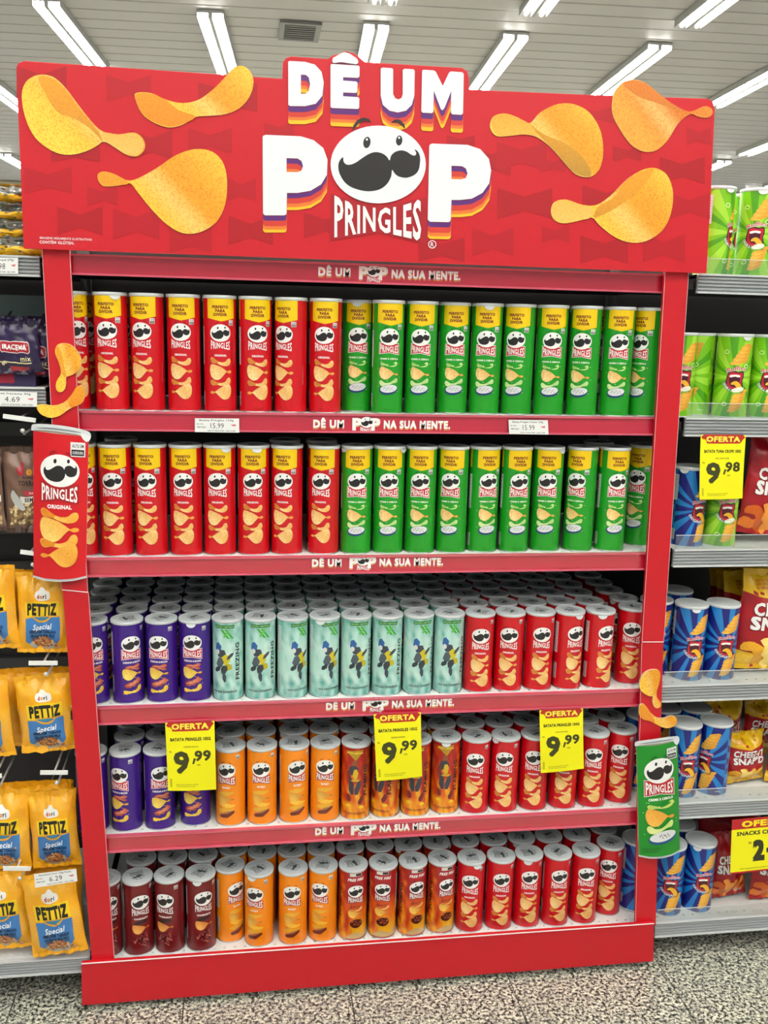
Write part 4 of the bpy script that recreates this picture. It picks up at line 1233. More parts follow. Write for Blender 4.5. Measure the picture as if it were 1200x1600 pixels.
# rows behind
def rear(ri, rows, dep, cols=None, word='row back'):
    z = DK[ri] + .0002
    for r in range(rows):
        prev = -9
        for ci in range(18):
            if cols and ci not in cols: continue
            kind = ROWS[ri][ci][0]
            x = XS[ri][ci] + random.uniform(-.003, .003) - .002 * r
            if x < bounds[ri + 1][0] + .036 or x > bounds[ri + 1][1] - .04: continue
            x = max(x, prev + .0738); prev = x
            y = .046 + dep * (r + 1) + random.uniform(0, .001) + (.02 if ri < 2 else 0)
            if ROWS[ri][ci][3] > .02: y += .028 if r == 0 and ri in (0, 1, 4) else .0
            if ri == 2 and ci == 17: y += .012
            if y > .434: continue
            place_can(kind, x, y, z, random.uniform(-60, 60), '%s, %s, %s row from front, %s from left' % (DESC[kind], SHELFW[ri], ORD[r + 1], ORD[ci]))
rear(2, 5, .0757)
rear(3, 2, .0785)
rear(4, 2, .0785)
rear(0, 1, .079, cols=(0, 1, 6, 7, 8, 16, 17))
rear(1, 1, .079, cols=(1, 6, 7, 16))

# ------------------------------------------------------------------ right module products
def ruf(kind, px, y, z, deg, label, tab=None):
    K = KIND[kind]
    x = x_at(px, y, z + K['H'])
    base_turn = math.degrees(math.atan2(x - CAM_POS[0], y - CAM_POS[1]))
    return place_can(kind, x, y, z + .0002, deg - base_turn, label, tab if tab is not None else random.uniform(90, 270))
RG, RB = 'ruffled_green', 'ruffled_blue'
g_, b__ = DESC[RG], DESC[RB]
z = rz_[0]
ruf(RG, 1122, .055, z, 70, 'green ridged-crisp can turned to its label, right of the header board', 15)
ruf(RG, 1186, .055, z, 0, 'green ridged-crisp can at the right edge, top shelf beside header', -15)
ruf(RG, 1160, .150, z, 10, 'shaded green ridged-crisp can behind two others on the top right shelf')
z = rz_[1]
ruf(RG, 1062, .055, z, 20, 'green ridged-crisp can half hidden by the right post, second shelf')
ruf(RG, 1098, .100, z, -40, 'green ridged-crisp can set back beside right post, second shelf')
ruf(RG, 1150, .050, z, 8, 'green ridged-crisp can facing front with tab, second right shelf', 10)
ruf(RG, 1205, .050, z, 8, 'green ridged-crisp can cut by the right frame edge, second right shelf')
ruf(RG, 1125, .150, z, 8, 'dark green ridged-crisp can in shadow, second right shelf, behind the others')
z = rz_[2]
ruf(RB, 1083, .055, z, 40, 'blue ridged-crisp can standing behind the OFERTA card, third right shelf', -50)
ruf(RG, 1131, .055, z, 22, 'green ridged-crisp can under the OFERTA card, third right shelf')
z = rz_[3]
ruf(RB, 1036, .085, z, 10, 'blue ridged-crisp can mostly behind the right post, fourth shelf')
ruf(RB, 1082, .055, z, 22, 'blue ridged-crisp can with tab beside the right post, fourth shelf', -10)
ruf(RB, 1129.5, .055, z, 22, 'blue ridged-crisp can next to the yellow-topped bag, fourth shelf')
ruf(RB, 1058, .175, z, 10, 'blue ridged-crisp can in shadow behind, fourth right shelf')
z = rz_[4]
ruf(RB, 1072, .055, z, 20, 'blue ridged-crisp can beside the green cut-out, fifth right shelf')
ruf(RB, 1120, .060, z, -35, 'blue ridged-crisp can turned away, next to bags, fifth right shelf')
ruf(RB, 1088, .145, z, 0, 'blue ridged-crisp can in second row, fifth right shelf')
ruf(RB, 1040, .150, z, 0, 'blue ridged-crisp can behind the right post, fifth shelf')
ruf(RB, 1003, .115, z, 0, 'blue ridged-crisp can glimpsed left of the right post, fifth shelf')
z = rz_[5]
ruf(RB, 1000, .080, z, 40, 'blue ridged-crisp can left of the right post, bottom shelf')
ruf(RB, 1048, .055, z, 12, 'blue ridged-crisp can right of the post, bottom right shelf')
ruf(RB, 1096, .060, z, 22, 'blue ridged-crisp can beside the red snack bag, bottom right shelf', -40)
ruf(RB, 1063, .145, z, 22, 'blue ridged-crisp can in second row, bottom right shelf')
ruf(RB, 1010, .165, z, 22, 'blue ridged-crisp can far behind the right post, bottom shelf')


# no can cuts into its neighbour: nudge the rear ones apart, the front row hardly moves
shelves_ = {}
for c in CANS: shelves_.setdefault(min(range(len(zs)), key=lambda k: abs(zs[k] - c[4])), []).append(c)
for L in shelves_.values():
    for _ in range(60):
        moved = False
        for i in range(len(L)):
            for j in range(i + 1, len(L)):
                a, b_ = L[i], L[j]
                dx, dy = b_[2] - a[2], b_[3] - a[3]; need = a[1] + b_[1] + .0008
                if abs(dx) > need or abs(dy) > need: continue
                d = math.hypot(dx, dy)
                if d >= need or d < 1e-5: continue
                wa, wb = (.08 if a[3] < .068 else 1), (.08 if b_[3] < .068 else 1)
                e_ = (need - d) * 1.02; ux, uy = dx / d, dy / d
                a[2] -= ux * e_ * wa / (wa + wb); a[3] -= uy * e_ * wa / (wa + wb)
                b_[2] += ux * e_ * wb / (wa + wb); b_[3] += uy * e_ * wb / (wa + wb); moved = True
        for c in L: c[3] = min(max(c[3], .042), .465 - c[1])
        if not moved: break
    for c in L: c[0].location = (c[2], c[3], c[0].location.z)


# ------------------------------------------------------------------ bags
def bag(name, label, cat, w, h, d, A, loc, rz=0.0, rx=0.0, ry=0.0, seed=0, group=None, seal=.05, crumple=.004, sealcol='#F0AC18', u_step=.009):
    """pillow bag: printed front skin wrapped on a crumpled pillow, back skin, two crimped seals; loc = middle of its lower edge"""
    def surf(s_, t_):
        a = max(0.0, 1 - abs(2 * s_ - 1) ** 2.6)
        e_ = max(0.0, min(1, (t_ - seal) / .22)) * max(0.0, min(1, (1 - seal - t_) / .22))
        e_ = math.sin(e_ * pi / 2)
        n1_ = noise.noise(Vector((s_ * 3.1 + seed, t_ * 3.3, seed * 1.7)))
        n2_ = noise.noise(Vector((s_ * 8 + seed, t_ * 7, 5)))
        edge_ = (1 - e_)
        yy = -d / 2 * a ** .6 * e_ - crumple * (n1_ * 1.5 + n2_ * .7) * (0.35 + .65 * a) - .004 * sin(s_ * 26 + seed) * edge_ * a
        xx = (s_ - .5) * w * (1 - .06 * e_) + .004 * n1_
        zz = t_ * h + .003 * n2_
        return Vector((xx, yy, zz))
    NU = max(1, round(w / u_step)); NV = max(1, round(h / u_step)); LT = {}
    def node(i, j):
        if (i, j) not in LT: LT[(i, j)] = surf(i / NU, j / NV)
        return LT[(i, j)]
    def lat(s_, t_):
        fu = max(0, min(NU, s_ * NU)); fv = max(0, min(NV, t_ * NV)); i = min(NU - 1, int(fu)); j = min(NV - 1, int(fv)); fu -= i; fv -= j
        return (node(i, j) * (1 - fu) + node(i + 1, j) * fu) * (1 - fv) + (node(i, j + 1) * (1 - fu) + node(i + 1, j + 1) * fu) * fv
    def mp_(u, v, z):
        s_, t_ = u / (w * 1000) + .5, v / (h * 1000)
        p = lat(s_, t_); e1 = surf(s_ + .01, t_) - surf(s_ - .01, t_); e2 = surf(s_, t_ + .01) - surf(s_, t_ - .01)
        n_ = e1.cross(e2).normalized()
        if n_.y > 0: n_ = -n_
        q = p + n_ * (.00035 * z)
        return tuple(q), tuple(n_)
    st = u_step * 1000
    o = A.build(name, mp_, MT['foil_ink'], None, grid(-w * 500, w * 500, st), grid(0, h * 1000, st))
    mb = MB(); nu, nv = 8, 10
    vs = []
    for j in range(nv + 1):
        for i in range(nu + 1):
            p = surf(i / nu, j / nv); vs.append((p.x, -p.y * .9 + .0005, p.z))
    mb.add(vs, [(j * (nu + 1) + i, (j + 1) * (nu + 1) + i, (j + 1) * (nu + 1) + i + 1, j * (nu + 1) + i + 1) for j in range(nv) for i in range(nu)], True)
    mb.build('bag_back', MATC(sealcol), o)
    for k, (v0, v1) in enumerate(((0.0, seal), (1 - seal, 1.0))):
        mb = MB(); n = 22; vs = []
        for i in range(n + 1):
            for vv in (v0, v1):
                p = surf(i / n, vv); vs.append((p.x, p.y - .0012 - (.0010 if i % 2 else 0), p.z))
        mb.add(vs, [(2 * i, 2 * i + 2, 2 * i + 3, 2 * i + 1) for i in range(n)])
        mb.build('crimped_seal', MATC(sealcol), o)
    o.location = loc; o.rotation_euler = (rx, ry, rz)
    tag(o, label, cat, group)
    return o


_mc = {}
def MATC(c):
    if c not in _mc: _mc[c] = mat('foil_film', c, .35, coat=.2)
    return _mc[c]


def peanut_art():
    A = Art()
    yb = lin('#F8B81A'); yo = lin('#EC9E0E')
    A.rect(-65, 0, 65, 165, lambda u, v: mixc(yb, yo, .5 + .5 * noise.noise(Vector((u * .03, v * .03, 1)))), 0)
    for sx in (-1, 1):          # woven net pattern in the corners
        for i in range(9):
            A.poly([(sx * 64, 30 + i * 6), (sx * 64, 31 + i * 6), (sx * 44, 51 + i * 6), (sx * 44, 50 + i * 6)], '#F2C860', 1)
            A.poly([(sx * 64, 50 + i * 6), (sx * 64, 51 + i * 6), (sx * 44, 31 + i * 6), (sx * 44, 30 + i * 6)], '#F2C860', 1)
    for i in range(16):
        A.poly([(-60 + i * 6, 128), (-59 + i * 6, 128), (-39 + i * 6, 150), (-40 + i * 6, 150)], '#F2C860', 1)
        A.poly([(-39 + i * 6, 128), (-40 + i * 6, 128), (-60 + i * 6, 150), (-59 + i * 6, 150)], '#F2C860', 1)
    A.poly(smooth([(-19, 120), (-16, 129), (-8, 131), (-2, 137), (5, 135), (10, 130), (18, 128), (20, 119), (12, 113), (-10, 112)], 3), '#EDEBE6', 2)
    for ch, x, c in (('d', -10, '#B01E22'), ('o', -2.5, '#D07818'), ('r', 4.5, '#2A2A2A'), ('i', 9.5, '#2A2A2A')):
        A.text(ch, x, 120, 8, c, 3, bold=.04)
    A.poly([(-43, 76), (43, 80), (42, 110), (-43, 108)], '#F2CC0E', 2)
    A.text('PETTiZ', 0, 93, 23, '#15130F', 3, w=72, bold=.055, sp=1.15)
    A.poly([(-44, 74), (44, 77), (42, 30), (28, 16), (-28, 16), (-44, 24)], '#3A78B8', 2)
    A.poly(smooth([(-26, 78), (-14, 69), (0, 66), (14, 69), (26, 79), (14, 80), (-14, 79)], 2), '#E8A012', 3)
    A.poly(smooth([(-20, 77), (-10, 72), (0, 70), (10, 72), (20, 78)], 2), '#3A7FA0', 4)
    A.text('Special', 0, 57, 11, '#F0F2F2', 4, w=46, bold=.02, shear=.3, rot=.08)
    A.text('AMENDOIM TORRADO', 0, 46.5, 5.6, '#10203A', 4, w=66, bold=.05)
    A.text('SALGADO SEM PELE', 0, 38.5, 5.6, '#10203A', 4, w=60, bold=.05)
    A.text('SEM GLÚTEN  PESO 120 g', 0, 33, 2.4, '#14243E', 4, w=60, bold=.01)
    A.poly(smooth([(-30, 24), (-22, 10), (0, 6), (22, 10), (30, 24)], 3), '#A9B2B4', 5)
    for i in range(46):
        a, r = i * 2.4, 3.9 * math.sqrt(i)
        A.poly(ell(r * cos(a), 25 + r * sin(a) * .42, 4.2, 2.4, 7, rot=a * 1.3), ('#C98A50', '#A8602E', '#E0B07A', '#8E4A22')[i % 4], 6 + .15 * (i % 6))
    for i in range(9): A.poly(ell(34 + 5 * cos(i * 2.4), 14 + 4 * sin(i * 1.9), 3.6, 2.2, 7, rot=i), ('#C98A50', '#A8602E', '#E0B07A')[i % 3], 5 + .1 * i)
    return A


PA = peanut_art()
PB = [  # px of lower-left, lower-right, top-left corners of the front face, tilt
 ('yellow peanut bag, upper hook row, beside the left post', 25, 108, 897, 1024, -.03, .0),
 ('yellow peanut bag cut by the left frame edge, upper hook row', -62, 30, 887, 1018, .02, .0),
 ('yellow peanut bag, second hook row, beside the left post', 33, 121, 1058, 1180, .06, .0),
 ('yellow peanut bag at the left edge, second hook row', -62, 22, 1062, 1190, .05, .0),
 ('yellow peanut bag, third hook row, above the 6.29 ticket', 50, 126, 1240, 1362, .04, .0),
 ('yellow peanut bag at the left edge, third hook row', -36, 46, 1238, 1366, -.03, .0),
 ('yellow peanut bag slumped beside the post, lowest row over the grey rail', 50, 136, 1368, 1500, .10, .0),
 ('yellow peanut bag at the left edge, lowest row', -36, 52, 1368, 1492, .06, .0)]
for i, (lab, xa, xb, ya, yb_, tilt, _u) in enumerate(PB):
    Y = -.004 if i != 6 else -.030
    p0, p1 = at(xa, yb_, Y), at(xb, yb_, Y); p2 = at((xa + xb) / 2, ya, Y)
    w = (p1.x - p0.x) * 1.0; h = p2.z - p0.z
    AA = PA
    o = bag('peanut_bag', lab, 'snack bag', .130, .165, .034, AA, (0, 0, 0), seed=i * 3.7, group='yellow peanut bags', crumple=.0055)
    o.location = ((p0.x + p1.x) / 2, Y + .018, p0.z)
    o.scale = (w / .130 * 1.02, 1, h / .165)
    o.rotation_euler = (0, -tilt, 0)
# bags hanging behind the front ones
src = o
bi = 0
for (xa, xb, ya, yb_, hh) in [(-35, 50, 893, 1010, 0), (38, 112, 893, 1012, 0), (-50, 40, 1050, 1172, 1), (30, 118, 1046, 1168, 1), (-30, 52, 1228, 1350, 2), (40, 122, 1224, 1350, 2), (0, 80, 1362, 1480, 3), (50, 136, 1352, 1470, 3)]:
    for k in range(2):
        Y = .050 + .055 * k
        p0, p1 = at(xa, yb_, Y), at(xb, yb_, Y); p2 = at(xa, ya, Y)
        b2 = src.copy(); COL.objects.link(b2)
        for ch in list(src.children):
            c2 = ch.copy(); COL.objects.link(c2); c2.parent = b2
        b2.location = ((p0.x + p1.x) / 2 - .006, Y + .01, max(p0.z, .13))
        b2.scale = ((p1.x - p0.x) / .130, .8, (p2.z - p0.z) / .165)
        b2.rotation_euler = (0, random.uniform(-.05, .05), random.uniform(-.03, .03))
        b2['label'] = 'shaded yellow peanut bag on %s hook row, %s column, %s behind front' % (('upper', 'second', 'third', 'lowest')[hh], 'left' if bi % 2 == 0 else 'right', ('first', 'second')[k])
        b2['group'] = 'yellow peanut bags'; b2['category'] = 'snack bag'
    bi += 1


# hooks with ticket holders
def hook(px0, py0, px1, py1, label, z_back=None):
    a, b_ = at(px0, py0, -.024), at(px1, py1, -.024)
    c = (a + b_) / 2
    t = thing('display_hook', label, 'hook', tuple(c), 'hooks with ticket holders')
    w = (b_ - a).length / 2
    MB().box(-w, w, -.002, .002, -.0045, .0045).build('ticket_holder', MT['holder'], t).rotation_euler = (0, -math.atan2(b_.z - a.z, b_.x - a.x), 0)
    MB().tube((0, .002, 0), (.0, .49, .025), .0024, 8).build('upper_arm', MT['hook'], t)
    MB().tube((.004, .015, -.034), (.004, .49, -.012), .0026, 8).tube((.004, .015, -.034), (.004, .004, -.026), .0028, 8).lathe([(.0005, -.005), (.004, -.003), (.005, 0), (.004, .003), (.0005, .005)], 10, (.004, .002, -.026)).build('lower_arm', MT['hook'], t)
hook(5, 650, 56, 657, 'white ticket-holder hook above the brown seed bags')
hook(32, 862, 62, 866, 'white ticket-holder hook beside the red can cut-out')
hook(45, 1036, 90, 1036, 'white ticket-holder hook over the second peanut row')
hook(63, 1207, 106, 1207, 'white ticket-holder hook over the third peanut row')
hook(-20, 1215, 3, 1212, 'white ticket-holder hook at the left edge, third peanut row')
hook(5, 1357, 48, 1357, 'white ticket-holder hook over the lowest peanut row, left')

# brown seed bags
A = Art()
bc, bd = lin('#80604F'), lin('#664B3E')
A.rect(-65, 0, 65, 180, lambda u, v: mixc(bc, bd, .5 + noise.noise(Vector((u * .05, v * .05, 2)))), 0)
A.text('d', -20, 136, 24, '#9E1B2A', 2, bold=.06); A.text('o', 2, 132, 17, '#D08A22', 2, bold=.07); A.text('ri', 22, 136, 22, '#EDEAE6', 2, bold=.05)
A.text('Amendoim', 4, 118, 5, '#2A1C16', 2, w=40); A.text('TORRADO', 4, 106, 10, '#2E2019', 2, w=62, bold=.03)
A.poly([(-16, 90), (60, 92), (58, 82), (-10, 80)], '#C03040', 2); A.text('integral', 14, 86, 5, '#F0DADA', 3, w=30)
A.poly([(-24, 78), (60, 80), (60, 66), (-20, 64)], '#DAD6CE', 2); A.text('SEM PELE', 12, 72, 8, '#2A221E', 3, w=50, bold=.03)
for i in range(170):
    u = random.uniform(-50, 56); v = random.uniform(18, 66 - abs(u) * .2)
    A.poly(ell(u, v, 4.6, 3, 7, rot=random.uniform(0, 3)), random.choice(['#B99A66', '#D2B888', '#9A7A48', '#E0CDA2', '#7E6238']), 1 + random.random() * 2)
A.poly(smooth([(-40, 92), (-32, 84), (-18, 66), (-12, 52), (-22, 50), (-38, 64), (-46, 80)], 3), '#B9B9B4', 4)
seed_bag = None
for i, (xa, xb, ya, yb_, Y, lab) in enumerate([(5, 92, 700, 835, -.01, 'brown roasted-seed bag with clear window beside the red cut-out'), (-70, 6, 703, 832, -.02, 'brown seed bag cut by the left frame edge'),
                                              (20, 98, 698, 826, .03, 'dark brown seed bag behind the front one, left hook')]):
    p0, p1, p2 = at(xa, yb_, Y), at(xb, yb_, Y), at(xa, ya, Y)
    o = bag('seed_bag', lab, 'snack bag', .130, .180, .03, A, (0, 0, 0), seed=11 + i, group='brown seed bags', sealcol='#4E382E')
    o.location = ((p0.x + p1.x) / 2, Y + .02, p0.z); o.scale = ((p1.x - p0.x) / .130, 1, (p2.z - p0.z) / .180)

# purple nut-mix packs on the left shelf
A = Art()
pc, pd = lin('#2B1C48'), lin('#1C1234')
A.rect(-70, 0, 70, 110, lambda u, v: mixc(pc, pd, .5 + noise.noise(Vector((u * .04, v * .06, 4)))), 0)
A.poly([(-34, 46), (40, 41), (44, 45), (44, 62), (40, 66), (-34, 72), (-38, 68), (-38, 50)], '#D8C8CC', 2)
A.poly([(-33, 48), (39, 43), (42, 46), (42, 61), (39, 64), (-33, 70), (-36, 67), (-36, 51)], '#A81C2C', 3)
A.text('IRACEMA', 3, 56, 10, '#F2ECEA', 4, w=66, bold=.045, rot=-.07)
A.text('mix', 30, 30, 12, '#E6DC9A', 3, w=28, bold=.0)
A.poly([(-68, 28), (44, 18), (44, 20), (-68, 30)], '#E6DFA0', 2)
for x, y in ((-50, 44), (-30, 22), (-56, 12)): A.poly(smooth(xf([(-1, 0), (-.3, .9), (.8, .7), (1, -.2), (.3, .1), (0, -.7)], x, y, 7, 6), 2), '#D9C79A', 3)
A.poly([(-16, 4), (34, 2), (34, 12), (-16, 16)], '#B02A3A', 2)
A2 = Art(); A2.rect(-70, 0, 70, 45, '#30234C', 0); A2.poly([(-20, 6), (34, 6), (34, 34), (-20, 36)], '#9E1E34', 1)
A2.text('CONTÉM 12 UNIDADES DE 30 g', 4, 38, 4, '#B9B0C4', 2, w=78); A2.text('mix', 50, 28, 10, '#C9C2D2', 2, w=20)
p0 = at(-22, 606, .02)
t = thing('nut_mix_box', 'purple cardboard display box with red panel on the left shelf', 'box', (p0.x + .02, .02, 1.4595))
MB().box(-.08, .08, 0, .14, 0, .050).build('carton', mat('purple_carton', '#2C2046', .5), t)
A2.build('carton_print', lambda u, v, z: ((u / 1000 * 1.1, -.0003 - .0001 * z, v / 1000 * 1.1), (0, -1, 0)), MT['paper_ink'], t)
for i, (px, py, Y, rz, lab) in enumerate([(28, 582, .012, 0, 'purple nut-mix pack with red name panel, front of the left shelf'), (52, 578, .034, .0, 'purple nut-mix pack half hidden behind the left post'), (35, 572, .07, -.03, 'dark purple nut-mix pack behind the front one')]):
    o = bag('nut_mix_pack', lab, 'snack bag', .14, .11, .02, A, (0, 0, 0), seed=20 + i, group='purple nut-mix packs', sealcol='#1A1230')
    p0 = at(px, py, Y); o.location = (p0.x, Y - .004, 1.4597 + (.028 if i == 0 else .02) + .02 * (i == 2)); o.rotation_euler = (0, -.06 if i == 0 else .0, rz)
    o.scale = (.75, 1, .95)
# pale carton with a leaf print behind
t = thing('pale_carton', 'pale green-grey carton with leaf print, back of the left shelf', 'box', (-.16, .20, 1.4595))
MB().box(-.16, .10, 0, .22, 0, .19).build('carton', mat('pale_carton', '#6F8280', .6), t)
A = Art()
for i in range(9):
    A.poly(ell(-95 + i * 11, 118 + 6 * sin(i), 9, 2.6, 9, rot=(.7 if i % 2 else -.6)), '#2C3A30', 1)
A.poly([(-110, 120), (0, 126), (0, 127.5), (-110, 121.5)], '#2C3A30', 1)
A.poly(smooth([(-62, 126), (-50, 134), (-42, 150), (-34, 156), (-36, 146), (-46, 128), (-58, 120)], 3), '#20241C', 2); A.poly(ell(-52, 130, 5, 4, 9), '#8A7A2A', 3)
A.poly(ell(40, 140, 13, 12, 14), '#3A1018', 1)
A.build('leaf_print', lambda u, v, z: ((u / 1000 - .03 + .06, -.0003 - .0001 * z, v / 1000), (0, -1, 0)), MT['paper_ink'], t)

# top-left stacked packs (lying)
A = Art()
A.rect(-70, 0, 70, 90, lambda u, v: mixc(lin('#6E7066'), lin('#2C302A'), .5 + 1.0 * noise.noise(Vector((u * .09, v * .2, 7)))), 0)
A.rect(-70, 0, 70, 36, '#E2B00C', 1)
for i in range(30): A.poly(ell(random.uniform(-65, 65), random.uniform(44, 80), 5, 3, 6, rot=random.uniform(0, 3)), random.choice(['#8E6E4A', '#B9A07A', '#4A3A2A', '#C9CBC4']), 2)
for i in range(4):
    o = bag('dried_fruit_pack', 'yellow and clear dried-fruit pack lying in the top-left stack, %s from the top' % ORD[3 - i], 'snack bag', .14, .09, .02, A, (0, 0, 0), seed=30 + i, group='stacked dried-fruit packs', sealcol='#C99A10', crumple=.006)
    o.location = (-.10 - .008 * (i % 2), .014 + .03 * i * .2, 1.7235 + .0335 * i); o.scale = (1.0, 1.6, .44); o.rotation_euler = (-.12, .02 * (i % 2), 0)


# red cheese-snack bags on the right
def cheese_art(orange=False):
    A = Art()
    rc, rd = lin('#B8101E'), lin('#8E0A16')
    A.rect(-80, 0, 80, 210, lambda u, v: mixc(rc, rd, .5 + .8 * noise.noise(Vector((u * .03, v * .03, 4)))), 0)
    if not orange:
        A.poly([(-80, 162), (-30, 150), (0, 144), (30, 152), (80, 168), (80, 210), (-80, 210)], '#E2B20E', 1)
        A.poly([(-80, 0), (80, 0), (80, 34), (20, 26), (-80, 40)], '#DDB014', 1)
    A.text('CHEEZ-IT', 0, 126, 24, '#6E0A14', 2, w=118, bold=.06, rot=-.03); A.text('CHEEZ-IT', 0, 127.5, 24, '#EFEDEA', 3, w=116, bold=.04, rot=-.03)
    A.text("SNAP'D", 0, 96, 26, '#6E0A14', 2, w=124, bold=.06, rot=-.03); A.text("SNAP'D", 0, 97.5, 26, '#EFEDEA', 3, w=122, bold=.045, rot=-.03)
    A.poly(ell(34, 128, 5, 5, 10), '#E8A818', 4)
    for i in range(13):
        x, y = -62 + (i * 37) % 124, 24 + (i * 23) % 46
        c = ('#E87A18', '#D4600E', '#F09A3A') if orange else ('#F2C23C', '#E8A820', '#F8DC78')
        A.poly(smooth(xf([(-1, -.3), (-.5, .8), (.2, .5), (.9, .9), (1, -.2), (.3, -.9), (-.5, -.6)], x, y, 22, 14, i * 1.3), 2), c[i % 3], 4 + .2 * i, .3)
    A.text('NACHO' if orange else 'CHEDDAR', 46, 16, 9, '#F2EFEA', 8, w=34, bold=.03)
    if not orange:
        for k, s_ in enumerate(('FEITO COM', '100% QUEIJO', 'DE VERDADE')): A.text(s_, -38, 186 - 7 * k, 5, '#B02A1E', 2, w=36, bold=.02)
    return A
CA, CO = cheese_art(), cheese_art(True)
def rbag(px0, px1, py0, py1, Y, z, art, lab, seed, rz=0.0, tilt=0.0, lean=-.07, seal='#D8AA14', d=.05):
    p0, p1, p2 = at(px0, py1, Y), at(px1, py1, Y), at(px0, py0, Y)
    o = bag('cheese_snack_bag', lab, 'snack bag', .160, .210, d, art, (0, 0, 0), seed=seed, group='red cheese-snack bags', sealcol=seal, crumple=.007, u_step=.014)
    o.location = ((p0.x + p1.x) / 2, Y + .03, z + .006 + abs(tilt) * (p1.x - p0.x) / 2)
    h = p2.z - z
    o.scale = ((p1.x - p0.x) / .160, 1, h / .210 * 1.02); o.rotation_euler = (lean, -tilt, rz)
    return o
rbag(1153, 1272, 700, 858, .03, rz_[2], CO, 'red snack bag right of the 9,98 card, third right shelf', 41, .05, -.12, seal='#A0141C')
rbag(1150, 1275, 908, 1066, .03, rz_[3], CA, 'red snack bag with yellow top in front, fourth right shelf', 42, 0, -.05)
for i in range(4):
    if i == 3: break
    rbag(1112 - 12 * i + 18, 1230 - 12 * i + 18, 905 - 3 * i, 1030, .12 + .065 * i, rz_[3], CA, 'shaded yellow-topped snack bag, fourth right shelf, %s behind the front' % ORD[i], 50 + i, .04, d=.032)
rbag(1136, 1200, 1160, 1258, .050, rz_[4], CA, 'red snack bag with yellow base, left of two, fifth right shelf', 43, .12, .05)
rbag(1203, 1290, 1150, 1250, .04, rz_[4], CA, 'red snack bag at the right edge, fifth right shelf', 44, -.1, .0)
for i in range(2):
    rbag(1100 + 62 * i, 1164 + 62 * i, 1108, 1215, .15 + .03 * i, rz_[4] + .01, CA, 'shaded yellow snack bag in the second row, fifth right shelf, %s' % ('left', 'right')[i], 56 + i, .1)
rbag(1114, 1172, 1318, 1424, .050, rz_[5], CO, 'red snack bag with orange crisps beside blue cans, bottom right shelf', 45, .1, .05, seal='#A0141C')
rbag(1178, 1256, 1318, 1420, .03, rz_[5], CO, 'red snack bag under the OFERTA card, bottom right shelf', 46, 0, 0, seal='#A0141C')
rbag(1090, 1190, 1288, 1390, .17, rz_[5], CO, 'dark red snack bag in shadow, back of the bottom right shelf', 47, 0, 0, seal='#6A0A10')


# ------------------------------------------------------------------ price cards and tickets
def card(name, label, quad, Y, art, wd, hd, group, cat='price tag', curl=.006, thick=.0006):
    TL, TR_, BL, BR = (at(*q, Y) for q in quad)
    def mp_(u, v, z):
        s_, t_ = u / wd, v / hd
        p = (BL * (1 - s_) + BR * s_) * (1 - t_) + (TL * (1 - s_) + TR_ * s_) * t_
        y = Y - curl * (1 - t_) ** 2 - curl * .5 * sin(s_ * pi) * (1 - t_)
        return (p.x, y - .00012 * z, p.z), Vector((0, -1, -.3 * (1 - t_) * (curl / .006) * .3)).normalized()
    o = art.build(name, mp_, MT['paper_ink'], None, grid(0, wd, wd / 5), grid(0, hd, hd / 5))
    pa = Art(); pa.rect(0, 0, wd, hd, '#E8E8E0', 0)
    def mb_(u, v, z):
        p, n_ = mp_(u, v, 0); return (p[0], p[1] + thick, p[2]), (0, 1, 0)
    pb = pa.build('paper_back', mb_, MT['paper_ink'], o, grid(0, wd, wd / 5), grid(0, hd, hd / 5))
    for f_ in (): pass
    tag(o, label, cat, group)
    return o


def offer_art(product, sub, big, cents, unit=True):
    A = Art()
    A.rect(0, 0, 100, 135, '#F6EE04', 0)
    A.poly(smooth([(7, 136), (7, 124), (12, 118), (20, 117), (80, 117), (88, 118), (93, 124), (93, 136)], 2)[:-1], '#B8261C', 1)
    A.rect(7, 131, 93, 135, '#B8261C', 1.2)
    A.text('OFERTA', 50, 126.5, 10.5, '#F6E44A', 2, w=74, bold=.045)
    A.text(product, 50, 101, 5.8, '#3A3A10', 1, w=82, bold=.05)
    A.text(sub, 50, 86, 2.6, '#4A4A14', 1, w=30)
    A.text('R$', 8, 77, 3, '#4A4A14', 1)
    A.text(big, 30, 56, 40, '#3E4014', 1, w=29, bold=.036)
    A.poly([(52, 52), (56, 52), (60, 63), (55, 63)], '#3E4014', 1)
    A.text(cents, 74, 68, 19, '#3E4014', 1, w=32, bold=.036)
    A.text('UN', 65, 50, 3.2, '#4A4A14', 1)
    A.text('OFERTA VALIDA ENQUANTO DURAREM', 40, 12, 1.8, '#8A8A20', 1, w=46); A.text('OS ESTOQUES NA LOJA', 38, 8.6, 1.8, '#8A8A20', 1, w=40)
    for i in range(9): A.rect(5, 8 + i * 1.8, 9, 8.9 + i * 1.8, '#7A7A20', 1)
    return A


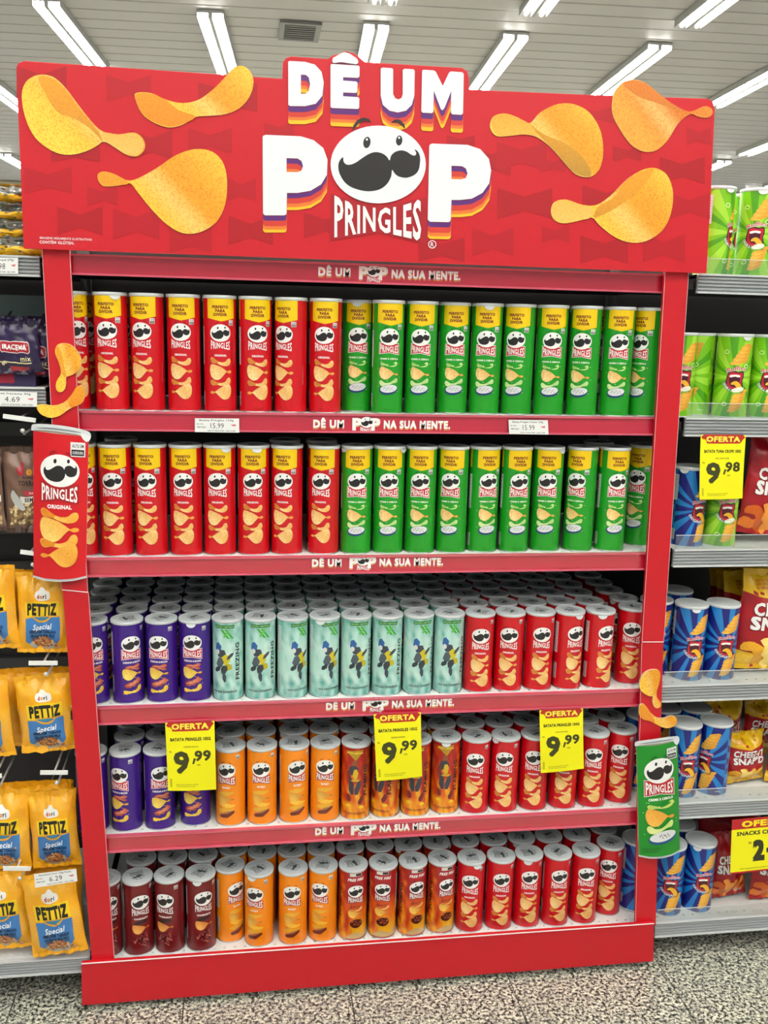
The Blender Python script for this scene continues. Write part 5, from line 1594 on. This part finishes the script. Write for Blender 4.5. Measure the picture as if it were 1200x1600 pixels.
card('offer_card', 'yellow OFERTA 9,99 card hanging before the purple cans', [(258, 1129.5), (335, 1126.5), (263, 1233.5), (338, 1231.5)], -.012, offer_art('BATATA PRINGLES 105G', 'CHEDDAR BACON', '9', '99'), 100, 135, 'yellow offer cards')
card('offer_card', 'yellow OFERTA 9,99 card hanging before the flame-patterned cans', [(584, 1116.5), (657.5, 1113), (588, 1218.5), (659, 1211)], -.012, offer_art('BATATA PRINGLES 105G', 'SABORES DIVERSOS', '9', '99'), 100, 135, 'yellow offer cards')
card('offer_card', 'yellow OFERTA 9,99 card hanging before the red cans', [(843, 1110), (911, 1107), (844, 1206), (911, 1199)], -.012, offer_art('BATATA PRINGLES 104G', 'ORIGINAL', '9', '99'), 100, 135, 'yellow offer cards')
card('offer_card', 'yellow OFERTA 9,98 card under the right grey rail', [(1095, 679.5), (1165.5, 680), (1091, 780), (1158, 778)], -.012, offer_art('BATATA TUNA CROPS 100G', 'RUFFLES', '9', '98'), 100, 135, 'yellow offer cards')
A = Art()
A.rect(0, 0, 160, 106, '#F6EE04', 0); A.rect(0, 86, 160, 106, '#B81C22', 1); A.rect(0, 0, 160, 3, '#B81C22', 1)
A.text('OFERTA', 80, 95.5, 11, '#F6E01A', 2, w=114, bold=.05)
A.text('SNACKS CHEEZ', 62, 77, 7.2, '#33341A', 1, w=100, bold=.04); A.text('2', 62, 42, 36, '#33341A', 1, w=22, bold=.06); A.text(',99', 100, 50, 20, '#33341A', 1, w=40, bold=.05)
A.text('R$', 42, 58, 4, '#33341A', 1); A.text('OFERTA VALIDA ENQUANTO DURAREM OS ESTOQUES', 60, 8, 2, '#6A6A20', 1, w=80)
card('offer_card', 'wide red and yellow OFERTA card at the right edge', [(1144, 1281), (1255, 1271), (1140, 1365), (1251, 1352)], -.014, A, 160, 106, 'yellow offer cards', curl=.003)


def ticket(label, quad, price, top, Y=-.0095, dark='#3A3A3A'):
    A = Art()
    A.rect(0, 0, 70, 22, '#E9EAE8', 0)
    A.text(top, 34, 19, 2.6, '#55565A', 1, w=54); A.text(price, 35, 10.5, 8, dark, 1, w=21, bold=.0)
    A.text('UND / DATA', 8, 13, 2, '#55565A', 1, w=11); A.text('7891234', 10, 8, 2, '#55565A', 1, w=14, bold=.03)
    A.text('COD 017 DATA 09/03 - LOJA 12 0001', 42, 2.5, 2, '#55565A', 1, w=44)
    A.poly([(56, 12), (65, 13), (64, 10), (60, 10)], '#D06A70', 1)
    return card('price_ticket', label, quad, Y, A, 70, 22, 'white price tickets', curl=.0006)
ticket('white 15.99 ticket on the red rail under the tall red cans', [(304.5, 653.5), (373.5, 654), (304.5, 675), (374, 676)], '15.99', 'Batata Pringles 124g')
ticket('white 15.99 ticket on the red rail under the tall green cans', [(794.5, 656), (856, 656.5), (795.5, 678), (857, 679)], '15.99', 'Batata Pringles Creme 124g')
ticket('white ticket on the top-left grey rail', [(-30, 402.5), (28.5, 402.5), (-30, 427.5), (28.5, 428)], '9.98', 'Damasco turquia 270g')
ticket('white 4.69 ticket on the grey rail under purple packs', [(-20, 610.5), (58, 613), (-20, 633.5), (58, 635.5)], '4.69', 'Nozes Iracema 30g')
ticket('white 6.29 ticket tilted among the peanut bags', [(53, 1366, ), (119, 1357.5), (55, 1387), (121, 1376.5)], '6.29', 'Amendoim Dori 120g Pettiz', Y=-.062)
